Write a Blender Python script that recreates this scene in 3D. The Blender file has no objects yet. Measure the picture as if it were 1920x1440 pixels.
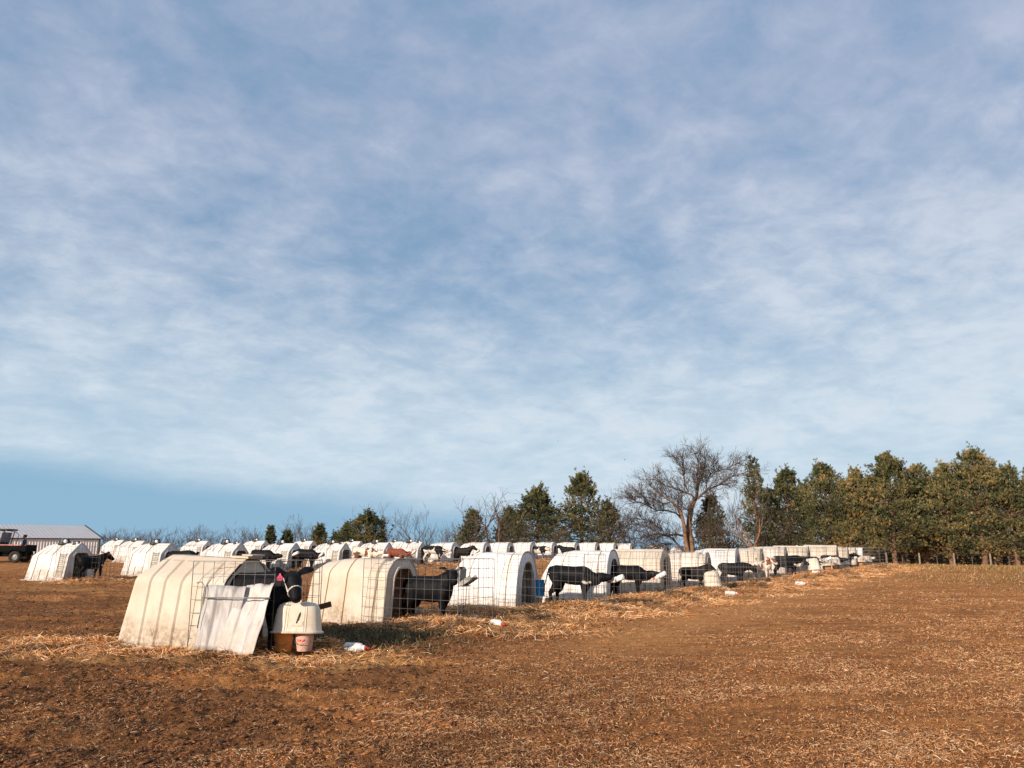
import bpy, bmesh, math, random
import numpy as np
from mathutils import Vector, Matrix, Quaternion
random.seed(7)
rng = np.random.default_rng(11)
R = math.radians
S = bpy.context.scene
COL = S.collection

# ------------------------------------------------------------------ camera
FPX = 1500.0; EYE = 1.6; HOR = 1028.0
PITCH = math.atan((HOR-720)/FPX)
cam = bpy.data.cameras.new('camera'); cam.sensor_width = 36; cam.lens = 36*FPX/1920
cam.clip_start = 0.05; cam.clip_end = 6000
camo = bpy.data.objects.new('camera', cam); COL.objects.link(camo)
camo.location = (0, 0, EYE); camo.rotation_euler = (math.pi/2+PITCH, 0, 0)
S.camera = camo
S.view_settings.view_transform = 'Standard'; S.view_settings.look = 'None'
S.view_settings.exposure = 0.28; S.view_settings.gamma = 1.0; S.view_settings.use_curve_mapping = False

# ------------------------------------------------------------------ sun
SUNDIR = Vector((-0.64, -0.77, 0.335)).normalized()      # towards the sun
sl = bpy.data.lights.new('sun', 'SUN'); sl.energy = 5.0; sl.angle = R(0.6); sl.color = (1.0, 0.86, 0.72)
so = bpy.data.objects.new('sun', sl); COL.objects.link(so)
so.rotation_euler = (-SUNDIR).to_track_quat('-Z', 'Y').to_euler()

# ------------------------------------------------------------------ world
W = bpy.data.worlds.new('World'); S.world = W; W.use_nodes = True
nt = W.node_tree; N = nt.nodes; L = nt.links; N.clear()
def wn(t, **k):
    n = N.new(t)
    for a, b in k.items(): setattr(n, a, b)
    return n
def wmath(op, a, b=None, c=None, clamp=False):
    n = N.new('ShaderNodeMath'); n.operation = op; n.use_clamp = clamp
    for i, v in enumerate((a, b, c)):
        if v is None: continue
        if isinstance(v, (int, float)): n.inputs[i].default_value = v
        else: L.new(v, n.inputs[i])
    return n.outputs[0]
def wmap(v, a, b, c=0.0, d=1.0, smooth=True):
    n = N.new('ShaderNodeMapRange'); n.interpolation_type = 'SMOOTHSTEP' if smooth else 'LINEAR'
    L.new(v, n.inputs[0])
    for i, x in zip((1, 2, 3, 4), (a, b, c, d)): n.inputs[i].default_value = x
    return n.outputs[0]
def wmix(f, a, b):
    n = N.new('ShaderNodeMix'); n.data_type = 'RGBA'
    if isinstance(f, (int, float)): n.inputs[0].default_value = f
    else: L.new(f, n.inputs[0])
    for i, v in ((6, a), (7, b)):
        if isinstance(v, tuple): n.inputs[i].default_value = (*v, 1)
        else: L.new(v, n.inputs[i])
    return n.outputs[2]
out = wn('ShaderNodeOutputWorld'); bg = wn('ShaderNodeBackground'); bg.inputs[1].default_value = 0.1
L.new(bg.outputs[0], out.inputs[0])
sky = wn('ShaderNodeTexSky', sky_type='NISHITA', sun_disc=False)
sky.sun_elevation = math.asin(SUNDIR.z); sky.sun_rotation = math.atan2(SUNDIR.x, SUNDIR.y)
sky.altitude = 200; sky.air_density = 1.0; sky.dust_density = 0.6; sky.ozone_density = 1.5
tc = wn('ShaderNodeTexCoord'); sx = wn('ShaderNodeSeparateXYZ'); L.new(tc.outputs['Generated'], sx.inputs[0])
X, Y, Z = sx.outputs
zc = wmath('MAXIMUM', Z, 0.0)
# the cloud deck is a flat layer high overhead: project the view direction on it
den = wmath('ADD', zc, 0.24)
u = wmath('DIVIDE', X, den); v = wmath('DIVIDE', Y, den)
cv = wn('ShaderNodeCombineXYZ'); L.new(u, cv.inputs[0]); L.new(v, cv.inputs[1])
def noise(vec, scale, detail, rough, dist=0.0, rot=0.0, sc=(1, 1, 1), loc=(0, 0, 0)):
    m = wn('ShaderNodeMapping'); m.inputs['Rotation'].default_value = (0, 0, rot); m.inputs['Scale'].default_value = sc
    m.inputs['Location'].default_value = loc
    L.new(vec, m.inputs[0])
    n = wn('ShaderNodeTexNoise'); n.inputs['Scale'].default_value = scale; n.inputs['Detail'].default_value = detail
    n.inputs['Roughness'].default_value = rough; n.inputs['Distortion'].default_value = dist
    L.new(m.outputs[0], n.inputs[0]); return n.outputs[0]
n1 = noise(cv.outputs[0], 1.05, 9, 0.56, 0.15, R(28), (1.0, 1.15, 1), (3.1, 1.7, 0))
n2 = noise(cv.outputs[0], 3.4, 10, 0.62, 0.3, R(-25), (1.2, 1.0, 1), (7.3, 2.2, 0))
n3 = noise(cv.outputs[0], 0.5, 4, 0.5, 0.2, R(10), (1, 1.3, 1), (1.2, 9.4, 0))
n4 = noise(cv.outputs[0], 9.5, 8, 0.62, 0.35, R(-40), (1.0, 1.1, 1), (1.3, 5.2, 0))
s = wmath('ADD', wmath('MULTIPLY', n1, 0.48), wmath('MULTIPLY', n2, 0.41))
s = wmath('ADD', s, wmath('MULTIPLY', wmath('SUBTRACT', n4, 0.5), 0.30))
s = wmath('ADD', s, wmath('MULTIPLY', n3, 0.26))
az = wmath('DIVIDE', X, wmath('MAXIMUM', Y, 0.05)); el = wmath('DIVIDE', zc, wmath('MAXIMUM', Y, 0.05))
# a brighter bank of cirrus rising towards the right
for a0, e0, sl_, wa, we, k_ in ((0.56, 0.435, 0.30, 0.20, 0.055, 0.085), (0.42, 0.36, 0.32, 0.14, 0.03, 0.05), (0.04, 0.47, 0.1, 0.16, 0.07, 0.045), (-0.5, 0.60, -0.25, 0.2, 0.10, 0.03)):
    da = wmath('SUBTRACT', az, a0); de = wmath('SUBTRACT', wmath('SUBTRACT', el, e0), wmath('MULTIPLY', da, sl_))
    q_ = wmath('ADD', wmath('POWER', wmath('ABSOLUTE', wmath('DIVIDE', da, wa)), 2.0), wmath('POWER', wmath('ABSOLUTE', wmath('DIVIDE', de, we)), 2.0))
    s = wmath('ADD', s, wmath('MULTIPLY', wmath('EXPONENT', wmath('MULTIPLY', q_, -1.0)), k_))
cl = wmap(s, 0.39, 0.72)
# thicker veil towards the horizon, and the clear strip under the deck's far edge on the left
veil = wmap(Z, 0.02, 0.36, 0.66, 0.05)
cl2 = wmath('MAXIMUM', cl, 0.0)
cl2 = wmath('ADD', wmath('MULTIPLY', cl, wmath('SUBTRACT', 1.0, veil)), veil, clamp=True)
az = wmath('DIVIDE', X, wmath('MAXIMUM', Y, 0.05)); el = wmath('DIVIDE', zc, wmath('MAXIMUM', Y, 0.05))
edge = wmath('ADD', el, wmath('MULTIPLY', az, 0.115))
edge = wmath('ADD', edge, wmath('MULTIPLY', n2, 0.016))
deck = wmap(edge, 0.020, 0.078)
cl2 = wmath('MULTIPLY', cl2, deck)
blue = wmix(0.80, sky.outputs[0], (1.78, 3.0, 4.62))
lowblue = wmap(Z, 0.0, 0.35, 1.0, 0.0)
blue = wmix(wmath('MULTIPLY', lowblue, 0.85), blue, (2.35, 4.1, 5.6))
ctop = wmap(Z, 0.05, 0.55)
ccol = wmix(ctop, (5.55, 6.45, 7.15), (3.75, 4.20, 5.50))
hi = wmath('MULTIPLY', wmap(s, 0.56, 0.72), wmap(Z, 0.62, 0.15, 0.35, 1.0))
ccol = wmix(wmath('MULTIPLY', hi, 0.45), ccol, (6.2, 6.7, 7.25))
c = wmix(wmath('MULTIPLY', cl2, 0.93), blue, ccol)
L.new(c, bg.inputs[0])

# ------------------------------------------------------------------ helpers
def P(px, py, Yd):
    """point on the photograph's ray (1920 x 1440 pixels) at world distance Yd"""
    cp, sp = math.cos(PITCH), math.sin(PITCH)
    a = (px-960)/FPX; b = (720-py)/FPX
    dx, dy, dz = a, cp-b*sp, sp+b*cp
    t = Yd/dy
    return Vector((dx*t, Yd, EYE+dz*t))
def tag(o, label=None, cat=None, group=None, kind=None):
    if label: o['label'] = label
    if cat: o['category'] = cat
    if group: o['group'] = group
    if kind: o['kind'] = kind
    return o
def empty(name, loc, rz=0, label=None, cat=None, group=None):
    o = bpy.data.objects.new(name, None); o.empty_display_size = 0.2
    COL.objects.link(o); o.location = loc; o.rotation_euler = (0, 0, rz)
    return tag(o, label, cat, group)
def link(name, me, parent=None, mats=(), smooth=False):
    o = bpy.data.objects.new(name, me); COL.objects.link(o)
    for m in mats: me.materials.append(m)
    if smooth: me.polygons.foreach_set('use_smooth', [True]*len(me.polygons))
    if parent is not None: o.parent = parent
    return o
def np_mesh(name, V, F, col=None):
    V = np.asarray(V, dtype=np.float32).reshape(-1, 3); F = np.asarray(F, dtype=np.int32)
    k = F.shape[1]; me = bpy.data.meshes.new(name)
    me.vertices.add(len(V)); me.vertices.foreach_set('co', V.ravel())
    me.loops.add(F.size); me.loops.foreach_set('vertex_index', F.ravel())
    me.polygons.add(len(F)); me.polygons.foreach_set('loop_start', np.arange(0, F.size, k, dtype=np.int32))
    me.update(calc_edges=True)
    if col is not None:
        at = me.color_attributes.new('col', 'FLOAT_COLOR', 'POINT')
        c4 = np.ones((len(V), 4), dtype=np.float32); c4[:, :3] = col
        at.data.foreach_set('color', c4.ravel())
    return me
class MB:
    def __init__(s): s.v = []; s.f = []; s.m = []
    def add(s, vs, fs, m=0):
        b = len(s.v); s.v += [tuple(x) for x in vs]; s.f += [tuple(b+i for i in f) for f in fs]; s.m += [m]*len(fs)
    def box(s, c, d, rz=0, m=0, rot=None):
        q = rot if rot is not None else Matrix.Rotation(rz, 3, 'Z')
        vs = [Vector(c)+q@Vector((d[0]/2*i, d[1]/2*j, d[2]/2*k)) for i in (-1, 1) for j in (-1, 1) for k in (-1, 1)]
        s.add(vs, [(0, 1, 3, 2), (4, 6, 7, 5), (0, 4, 5, 1), (2, 3, 7, 6), (0, 2, 6, 4), (1, 5, 7, 3)], m)
    def tube(s, pts, rad, n=6, m=0, cap=True):
        pts = [Vector(p) for p in pts]; rr = rad if isinstance(rad, (list, tuple)) else [rad]*len(pts)
        b = len(s.v); side = None
        for i, p in enumerate(pts):
            t = (pts[min(i+1, len(pts)-1)]-pts[max(i-1, 0)]).normalized()
            if side is None:
                side = t.cross(Vector((0, 0, 1)) if abs(t.z) < 0.9 else Vector((1, 0, 0))).normalized()
            side = (side-t*side.dot(t)).normalized(); up = side.cross(t)
            for k in range(n):
                a = 2*math.pi*(k+0.5)/n; s.v.append(tuple(p+(side*math.cos(a)+up*math.sin(a))*rr[i]))
        for i in range(len(pts)-1):
            for k in range(n):
                k2 = (k+1) % n; s.f.append((b+i*n+k, b+i*n+k2, b+(i+1)*n+k2, b+(i+1)*n+k)); s.m.append(m)
        if cap:
            s.f.append(tuple(b+k for k in range(n))[::-1]); s.m.append(m)
            e = b+(len(pts)-1)*n; s.f.append(tuple(e+k for k in range(n))); s.m.append(m)
    def loft(s, pts, wh, side=(0, 1, 0), n=12, m=0):
        """elliptic sections: w along 'side', h across it"""
        pts = [Vector(p) for p in pts]; side = Vector(side).normalized(); b = len(s.v)
        for i, p in enumerate(pts):
            t = (pts[min(i+1, len(pts)-1)]-pts[max(i-1, 0)]).normalized()
            sd = (side-t*side.dot(t)).normalized(); up = t.cross(sd)
            for k in range(n):
                a = 2*math.pi*k/n; s.v.append(tuple(p+sd*math.cos(a)*wh[i][0]+up*math.sin(a)*wh[i][1]))
        for i in range(len(pts)-1):
            for k in range(n):
                k2 = (k+1) % n; s.f.append((b+i*n+k, b+i*n+k2, b+(i+1)*n+k2, b+(i+1)*n+k)); s.m.append(m)
        s.f.append(tuple(b+k for k in range(n))[::-1]); s.m.append(m)
        e = b+(len(pts)-1)*n; s.f.append(tuple(e+k for k in range(n))); s.m.append(m)
    def lathe(s, prof, n=20, m=0, c=(0, 0, 0), q=None):
        q = q or Matrix.Identity(3); b = len(s.v); c = Vector(c)
        for r, z in prof:
            for k in range(n):
                a = 2*math.pi*k/n; s.v.append(tuple(c+q@Vector((r*math.cos(a), r*math.sin(a), z))))
        for i in range(len(prof)-1):
            for k in range(n):
                k2 = (k+1) % n; s.f.append((b+i*n+k, b+i*n+k2, b+(i+1)*n+k2, b+(i+1)*n+k)); s.m.append(m)
    def ball(s, c, r, n=10, m=0, sc=(1, 1, 1)):
        b = len(s.v); h = n//2
        for i in range(h+1):
            th = math.pi*i/h
            for k in range(n):
                a = 2*math.pi*k/n
                s.v.append((c[0]+r*sc[0]*math.sin(th)*math.cos(a), c[1]+r*sc[1]*math.sin(th)*math.sin(a), c[2]+r*sc[2]*math.cos(th)))
        for i in range(h):
            for k in range(n):
                k2 = (k+1) % n; s.f.append((b+i*n+k, b+(i+1)*n+k, b+(i+1)*n+k2, b+i*n+k2)); s.m.append(m)
    def mesh(s, name, mats=(), smooth=False):
        me = bpy.data.meshes.new(name); me.from_pydata(s.v, [], s.f); me.update()
        for x in mats: me.materials.append(x)
        if max(s.m, default=0) > 0: me.polygons.foreach_set('material_index', s.m)
        if smooth: me.polygons.foreach_set('use_smooth', [True]*len(me.polygons))
        bm = bmesh.new(); bm.from_mesh(me); bmesh.ops.recalc_face_normals(bm, faces=bm.faces); bm.to_mesh(me); bm.free()
        return me
def smooth_angle(me, deg=35):
    me.polygons.foreach_set('use_smooth', [True]*len(me.polygons))
    bm = bmesh.new(); bm.from_mesh(me)
    for e in bm.edges:
        if len(e.link_faces) == 2 and e.calc_face_angle(0) > R(deg): e.smooth = False
    bm.to_mesh(me); bm.free()
def bake(me, mods, name=None):
    """apply modifiers once and return the plain mesh"""
    o = bpy.data.objects.new('tmp', me); COL.objects.link(o)
    for t, kw in mods:
        md = o.modifiers.new(t, t)
        for a, b in kw.items(): setattr(md, a, b)
    dg = bpy.context.evaluated_depsgraph_get(); dg.update()
    r = bpy.data.meshes.new_from_object(o.evaluated_get(dg)); r.name = name or me.name
    bpy.data.objects.remove(o); return r
def copy_tree(o, parent=None):
    c = o.copy(); COL.objects.link(c)
    if parent is not None: c.parent = parent; c.matrix_parent_inverse = o.matrix_parent_inverse
    for ch in list(o.children): copy_tree(ch, c)
    return c

# ------------------------------------------------------------------ numpy noise
def vnoise(x, y, seed=0):
    xi = np.floor(x).astype(np.int64); yi = np.floor(y).astype(np.int64)
    fx = x-xi; fy = y-yi; fx = fx*fx*(3-2*fx); fy = fy*fy*(3-2*fy)
    def h(a, b):
        n = (a*374761393+b*668265263+seed*974634777) & 0xffffffff
        n = ((n ^ (n >> 13))*1274126177) & 0xffffffff
        return ((n ^ (n >> 16)) & 0xffff)/65535.0
    return (h(xi, yi)*(1-fx)+h(xi+1, yi)*fx)*(1-fy)+(h(xi, yi+1)*(1-fx)+h(xi+1, yi+1)*fx)*fy
def fbm(x, y, o=4, seed=0, g=0.5):
    a = 1.0; t = 0; s_ = 0
    for i in range(o):
        s_ = s_+a*vnoise(x+17.3*i, y-9.1*i, seed+i); t += a; a *= g; x = x*2.03; y = y*2.03
    return s_/t
def sstep(a, b, x):
    t = np.clip((x-a)/(b-a), 0, 1); return t*t*(3-2*t)

# ------------------------------------------------------------------ terrain heights
CP = []
def cpt(px, py, Yd):
    p = P(px, py, Yd); CP.append((p.x, p.y, p.z))
for a in ((240, 1203, 13.1), (432, 1223, 12.2), (680, 1168, 17.2), (925, 1137, 20.6), (1085, 1122, 23.5), (1187, 1110, 26.5), (1282, 1099, 30),
          (1335, 1092, 33), (1385, 1084, 36), (1432, 1078, 39), (1472, 1074, 42.5), (1530, 1068, 48), (1563, 1065, 52),
          (1583, 1063, 55.5), (1598, 1061, 59), (1640, 1061.5, 62), (1700, 1062, 63), (1800, 1063.5, 61), (1900, 1065.5, 59), (2100, 1068, 56),
          (110, 1087, 31.3), (283, 1079, 35.5), (420, 1073, 39), (533, 1070, 42), (620, 1066, 45), (700, 1062, 48), (785, 1058, 51),
          (835, 1056, 54), (893, 1053.5, 57), (978, 1050, 63), (1068, 1047, 69), (1150, 1046, 75), (1280, 1045, 85),
          (248, 1055, 52), (362, 1052, 56), (468, 1050, 59), (610, 1047, 66), (725, 1045, 73), (35, 1052, 50), (-100, 1058, 46)):
    cpt(*a)
for a in ((0, 0, 0), (-6, 3, 0), (6, 3, 0), (0, 6, 0), (-6, 7, .02), (6, 8, .05), (9, 14, .1), (18, 22, .15), (28, 32, .1), (2, 12, .02), (14, 30, .22),
          (-14, 12, .05), (-20, 20, .1), (-30, 30, .5), (-12, 22, .12), (-30, 8, 0), (30, 10, 0), (0, -15, 0), (-25, -15, 0), (25, -15, 0), (45, 40, 0),
          (-45, 90, 1.0), (-20, 95, .9), (10, 95, .5), (40, 78, -.2), (60, 75, -.3), (80, 60, -.2), (-60, 60, 1.0), (-70, 30, .5), (20, 75, .3)):
    CP.append(a)
CP = np.array(CP)
def _k(r2): return r2*np.log(r2+1e-9)*0.5
_A = _k(((CP[:, None, :2]-CP[None, :, :2])**2).sum(-1)) + np.eye(len(CP))*6.0
_P = np.c_[np.ones(len(CP)), CP[:, :2]]
_M = np.block([[_A, _P], [_P.T, np.zeros((3, 3))]])
_w = np.linalg.solve(_M, np.r_[CP[:, 2], 0, 0, 0])
def terrain(x, y):
    x = np.asarray(x, float); y = np.asarray(y, float); sh = np.broadcast(x, y).shape
    xf = np.broadcast_to(x, sh).ravel(); yf = np.broadcast_to(y, sh).ravel()
    cx = np.clip(xf, -75, 85); cy = np.clip(yf, -20, 97); res = np.empty(len(xf))
    for i in range(0, len(xf), 40000):
        q = np.c_[cx[i:i+40000], cy[i:i+40000]]
        k = _k(((q[:, None, :]-CP[None, :, :2])**2).sum(-1))
        res[i:i+40000] = k@_w[:-3]+_w[-3]+q@_w[-2:]
    r = np.hypot(xf, yf); res = res-3.2*sstep(95, 190, r)
    # the field falls away behind the crest on the right
    res = res-0.9*sstep(64, 90, yf)*sstep(12, 30, xf)*(1-sstep(95, 190, r))
    return res.reshape(sh)
MOUNDS = []   # (x, y, rx, ry, h) straw bedding heaps
def clods(x, y):
    r = np.hypot(x, y); f = 1-sstep(35, 75, r)*0.7
    ca, sa = math.cos(R(28)), math.sin(R(28)); a = x*ca+y*sa; b = -x*sa+y*ca
    left = sstep(3, -4, x-0.12*y)
    rough = 0.35+0.65*left
    rough = rough*(0.55+0.9*fbm(x*.22, y*.22, 2, 91))
    n = (fbm(a*0.55, b*1.1, 3, 3)-.5)*0.11*(0.5+0.5*left) + (fbm(a*2.2, b*4.6, 3, 21)-.5)*0.10*rough*(.7+.6*left) + (fbm(x*9, y*9, 3, 41)-.5)*0.060*rough + (fbm(x*24, y*24, 2, 47)-.5)*0.020*(.5+.5*rough)*sstep(24, 12, r)
    rut = np.abs(((a*0.0+b-0.0)))*0
    return n*f+rut
def gz(x, y):
    z = terrain(x, y)+clods(np.asarray(x, float), np.asarray(y, float))
    for mx, my, rx, ry, h in MOUNDS:
        d = ((x-mx)/rx)**2+((y-my)/ry)**2
        z = z+h*np.exp(-d*1.4)
    return z
def tz(x, y): return float(terrain(np.array([x]), np.array([y]))[0])
def at(px, Yd):
    x = (px-960)/FPX*Yd/ (math.cos(PITCH)) if False else P(px, HOR+1512*1.2/Yd, Yd).x
    return x, Yd, tz(x, Yd)

# ------------------------------------------------------------------ materials
class NT:
    def __init__(s, name):
        s.m = bpy.data.materials.new(name); s.m.use_nodes = True; s.t = s.m.node_tree
        s.n = s.t.nodes; s.l = s.t.links; s.b = s.n['Principled BSDF']; s.tc = None
    def node(s, t, **k):
        n = s.n.new(t)
        for a, b in k.items(): setattr(n, a, b)
        return n
    def put(s, sock, v):
        if isinstance(v, (int, float)): sock.default_value = v
        elif isinstance(v, tuple): sock.default_value = (*v, 1) if len(v) == 3 and sock.type == 'RGBA' else v
        else: s.l.new(v, sock)
    def co(s, k='Object'):
        if s.tc is None: s.tc = s.node('ShaderNodeTexCoord')
        return s.tc.outputs[k]
    def pos(s):
        return s.node('ShaderNodeNewGeometry').outputs['Position']
    def map(s, v, sc=(1, 1, 1), loc=(0, 0, 0), rot=(0, 0, 0)):
        n = s.node('ShaderNodeMapping'); s.l.new(v, n.inputs[0]); n.inputs['Scale'].default_value = sc
        n.inputs['Location'].default_value = loc; n.inputs['Rotation'].default_value = rot; return n.outputs[0]
    def noise(s, v, sc, det=4, rough=.5, dist=0.):
        n = s.node('ShaderNodeTexNoise'); s.l.new(v, n.inputs[0]); n.inputs['Scale'].default_value = sc
        n.inputs['Detail'].default_value = det; n.inputs['Roughness'].default_value = rough; n.inputs['Distortion'].default_value = dist
        return n.outputs[0]
    def ramp(s, v, a, b, c=0., d=1.):
        n = s.node('ShaderNodeMapRange'); n.interpolation_type = 'SMOOTHSTEP'; s.put(n.inputs[0], v)
        for i, x in zip((1, 2, 3, 4), (a, b, c, d)): n.inputs[i].default_value = x
        return n.outputs[0]
    def mix(s, f, a, b, mode='MIX'):
        n = s.node('ShaderNodeMix'); n.data_type = 'RGBA'; n.blend_type = mode
        s.put(n.inputs[0], f); s.put(n.inputs[6], a); s.put(n.inputs[7], b); return n.outputs[2]
    def math(s, op, a, b=0.):
        n = s.node('ShaderNodeMath'); n.operation = op; s.put(n.inputs[0], a); s.put(n.inputs[1], b); return n.outputs[0]
    def sep(s, v):
        n = s.node('ShaderNodeSeparateXYZ'); s.l.new(v, n.inputs[0]); return n.outputs
    def bump(s, h, st=.3, d=.01):
        n = s.node('ShaderNodeBump'); n.inputs['Strength'].default_value = st; n.inputs['Distance'].default_value = d
        s.l.new(h, n.inputs['Height']); s.l.new(n.outputs[0], s.b.inputs['Normal'])
    def set(s, color=None, rough=None, metal=None, spec=None):
        if color is not None: s.put(s.b.inputs['Base Color'], color)
        if rough is not None: s.put(s.b.inputs['Roughness'], rough)
        if metal is not None: s.put(s.b.inputs['Metallic'], metal)
        if spec is not None: s.put(s.b.inputs['Specular IOR Level'], spec)
        return s.m
def simple(name, c1, c2=None, rough=.6, sc=6, metal=0, spec=.4, bump=0):
    t = NT(name); c2 = c2 or tuple(x*.7 for x in c1)
    n = t.noise(t.co(), sc, 5, .6)
    col = t.mix(t.ramp(n, .35, .7), c1, c2)
    if bump: t.bump(n, bump, .01)
    return t.set(col, rough, metal, spec)
def plastic(name, c, dirt=(.20, .12, .06), amount=1.0, grime=.35, transl=0.0):
    """weathered white or cream hutch plastic: mud splashed low down, streaks, pits"""
    t = NT(name); o = t.co(); z = t.sep(o)[2]
    rnd = t.node('ShaderNodeObjectInfo').outputs['Random']
    off = t.node('ShaderNodeCombineXYZ'); t.l.new(t.math('MULTIPLY', rnd, 37.0), off.inputs[0]); t.l.new(t.math('MULTIPLY', rnd, 19.0), off.inputs[1])
    va = t.node('ShaderNodeVectorMath'); t.l.new(o, va.inputs[0]); t.l.new(off.outputs[0], va.inputs[1]); vv = va.outputs[0]
    n1 = t.noise(vv, 2.2, 6, .6); n2 = t.noise(vv, 14, 5, .7); st = t.noise(t.map(vv, (9, 9, .7)), 2.2, 4, .6)
    low = t.ramp(t.math('ADD', z, t.math('MULTIPLY', n1, -.75)), .22, -.42)
    low = t.math('MULTIPLY', low, t.ramp(n2, .30, .66))
    base = t.mix(t.ramp(n1, .3, .75), c, tuple(x*y for x, y in zip(c, (.86, .80, .72))))
    base = t.mix(t.math('MULTIPLY', t.ramp(st, .52, .75), grime), base, tuple(x*y for x, y in zip(c, (.6, .48, .36))))
    spots = t.ramp(t.noise(vv, 46, 2, .5), .71, .75)
    base = t.mix(t.math('MULTIPLY', spots, .55), base, dirt)
    base = t.mix(t.math('MULTIPLY', low, .85*amount), base, dirt)
    t.set(base, .48, spec=.35); t.bump(t.noise(vv, 7, 5, .6), .25, .012)
    if transl:
        tr = t.node('ShaderNodeBsdfTranslucent'); tr.inputs[0].default_value = (c[0], c[1]*.55, c[2]*.25, 1)
        ms = t.node('ShaderNodeMixShader'); ms.inputs[0].default_value = transl
        t.l.new(t.b.outputs[0], ms.inputs[1]); t.l.new(tr.outputs[0], ms.inputs[2])
        t.l.new(ms.outputs[0], t.n['Material Output'].inputs[0])
    return t.m
M = {}
M['cream'] = plastic('cream_plastic', (.66, .575, .465), transl=.12, grime=.22)
M['cream2'] = plastic('pale_cream_plastic', (.67, .61, .54), transl=.12, grime=.4)
M['white'] = plastic('white_plastic', (.70, .69, .68), amount=.9, grime=.25)
M['whited'] = plastic('white_plastic_dirty', (.67, .655, .64), amount=1.1, grime=.45)
M['groove'] = plastic('groove_dirt', (.42, .29, .15), amount=1.2, grime=.7)
M['panelgrey'] = plastic('grey_white_sheet', (.40, .385, .375), dirt=(.30, .20, .12), amount=.5, grime=.9)
M['panelwhite'] = plastic('white_sheet', (.55, .52, .49), dirt=(.36, .24, .14), amount=.5, grime=.8)
M['lid'] = plastic('lid_plastic', (.74, .66, .54), dirt=(.38, .25, .13), amount=.3, grime=.5)
M['vent'] = simple('vent_slats', (.42, .37, .29), (.30, .25, .18), .7, 20)
M['blackcap'] = simple('black_plastic', (.018, .02, .023), (.03, .03, .03), .5)
M['knob'] = simple('knob_white', (.8, .79, .76), (.7, .68, .64), .4)
M['wire'] = simple('galvanised_wire', (.11, .105, .10), (.06, .048, .038), .5, 8, metal=.3)
M['wood'] = simple('brown_plank', (.17, .07, .035), (.10, .045, .025), .8, 12, bump=.3)
M['post'] = simple('fence_post_wood', (.30, .24, .17), (.18, .13, .09), .85, 9, bump=.4)
M['bark'] = simple('bark', (.26, .15, .085), (.13, .075, .045), .9, 3, bump=.6)
M['barkpine'] = simple('pine_bark', (.20, .115, .065), (.10, .058, .036), .9, 3, bump=.6)
M['twig'] = simple('twig', (.11, .075, .052), (.06, .042, .032), .9, 2)
M['orange'] = simple('orange_bucket', (.74, .27, .05), (.62, .20, .04), .5, 9)
M['redband'] = simple('red_plastic', (.50, .025, .02), (.4, .02, .02), .4)
M['pinkbucket'] = simple('pale_pink_bucket', (.66, .42, .33), (.52, .27, .19), .5, 14)
M['yellow'] = simple('yellow_bucket', (.72, .42, .08), (.58, .30, .06), .5, 9)
M['blue'] = simple('blue_barrel', (.03, .30, .60), (.02, .22, .48), .45, 9)
M['bluedk'] = simple('blue_tub', (.06, .10, .28), (.04, .07, .2), .5, 9)
M['rust'] = simple('rust_red', (.24, .035, .03), (.14, .03, .025), .6)
M['steel'] = simple('dull_steel', (.26, .26, .25), (.16, .15, .13), .45, 12, metal=.6)
M['gold'] = simple('ear_tag_pink', (.75, .10, .20), (.62, .07, .15), .5)
M['tagtext'] = simple('tag_ink', (.05, .008, .02), (.05, .008, .02), .6)
M['rope'] = simple('white_rope', (.75, .70, .60), (.55, .48, .38), .8, 40)
M['milk'] = simple('milk_bottle_plastic', (.74, .74, .72), (.60, .55, .47), .35, 18)
M['nipple'] = simple('red_rubber', (.68, .035, .02), (.5, .02, .015), .5)
M['sticker'] = simple('blue_sticker', (.10, .36, .46), (.25, .45, .5), .6, 60)
M['rooftin'] = simple('roof_tin', (.50, .48, .47), (.44, .42, .40), .45, 1.5)
M['walltin'] = simple('wall_tin', (.78, .74, .70), (.66, .61, .56), .5, 1.2)
M['trim'] = simple('dark_trim', (.045, .045, .05), (.03, .03, .03), .6)
M['utv'] = simple('dark_green_body', (.004, .007, .006), (.010, .010, .010), .85, 5, spec=.08)
M['tyre'] = simple('tyre', (.016, .016, .016), (.05, .035, .025), .9, 10)
M['utvred'] = simple('utv_red', (.45, .06, .05), (.6, .30, .24), .55, 4)
M['glass'] = simple('rear_screen', (.16, .17, .20), (.22, .22, .26), .2, 3)
M['skin'] = simple('skin', (.42, .22, .14), (.36, .18, .11), .6)
M['darkcap'] = simple('dark_hair', (.012, .01, .01), (.03, .02, .02), .8)
M['jacketg'] = simple('grey_jacket', (.22, .22, .19), (.14, .14, .13), .9)
M['jacketb'] = simple('blue_jacket', (.045, .075, .11), (.03, .045, .07), .9)
M['jeans'] = simple('jeans', (.035, .04, .06), (.02, .025, .04), .9)
M['dog'] = simple('dead_weed', (.33, .20, .10), (.22, .12, .06), .9)
M['troughgrey'] = simple('grey_plastic', (.30, .29, .26), (.20, .18, .15), .6, 8)
M['eye'] = simple('eye', (.004, .004, .004), (.01, .01, .01), .1, spec=.8)

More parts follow.
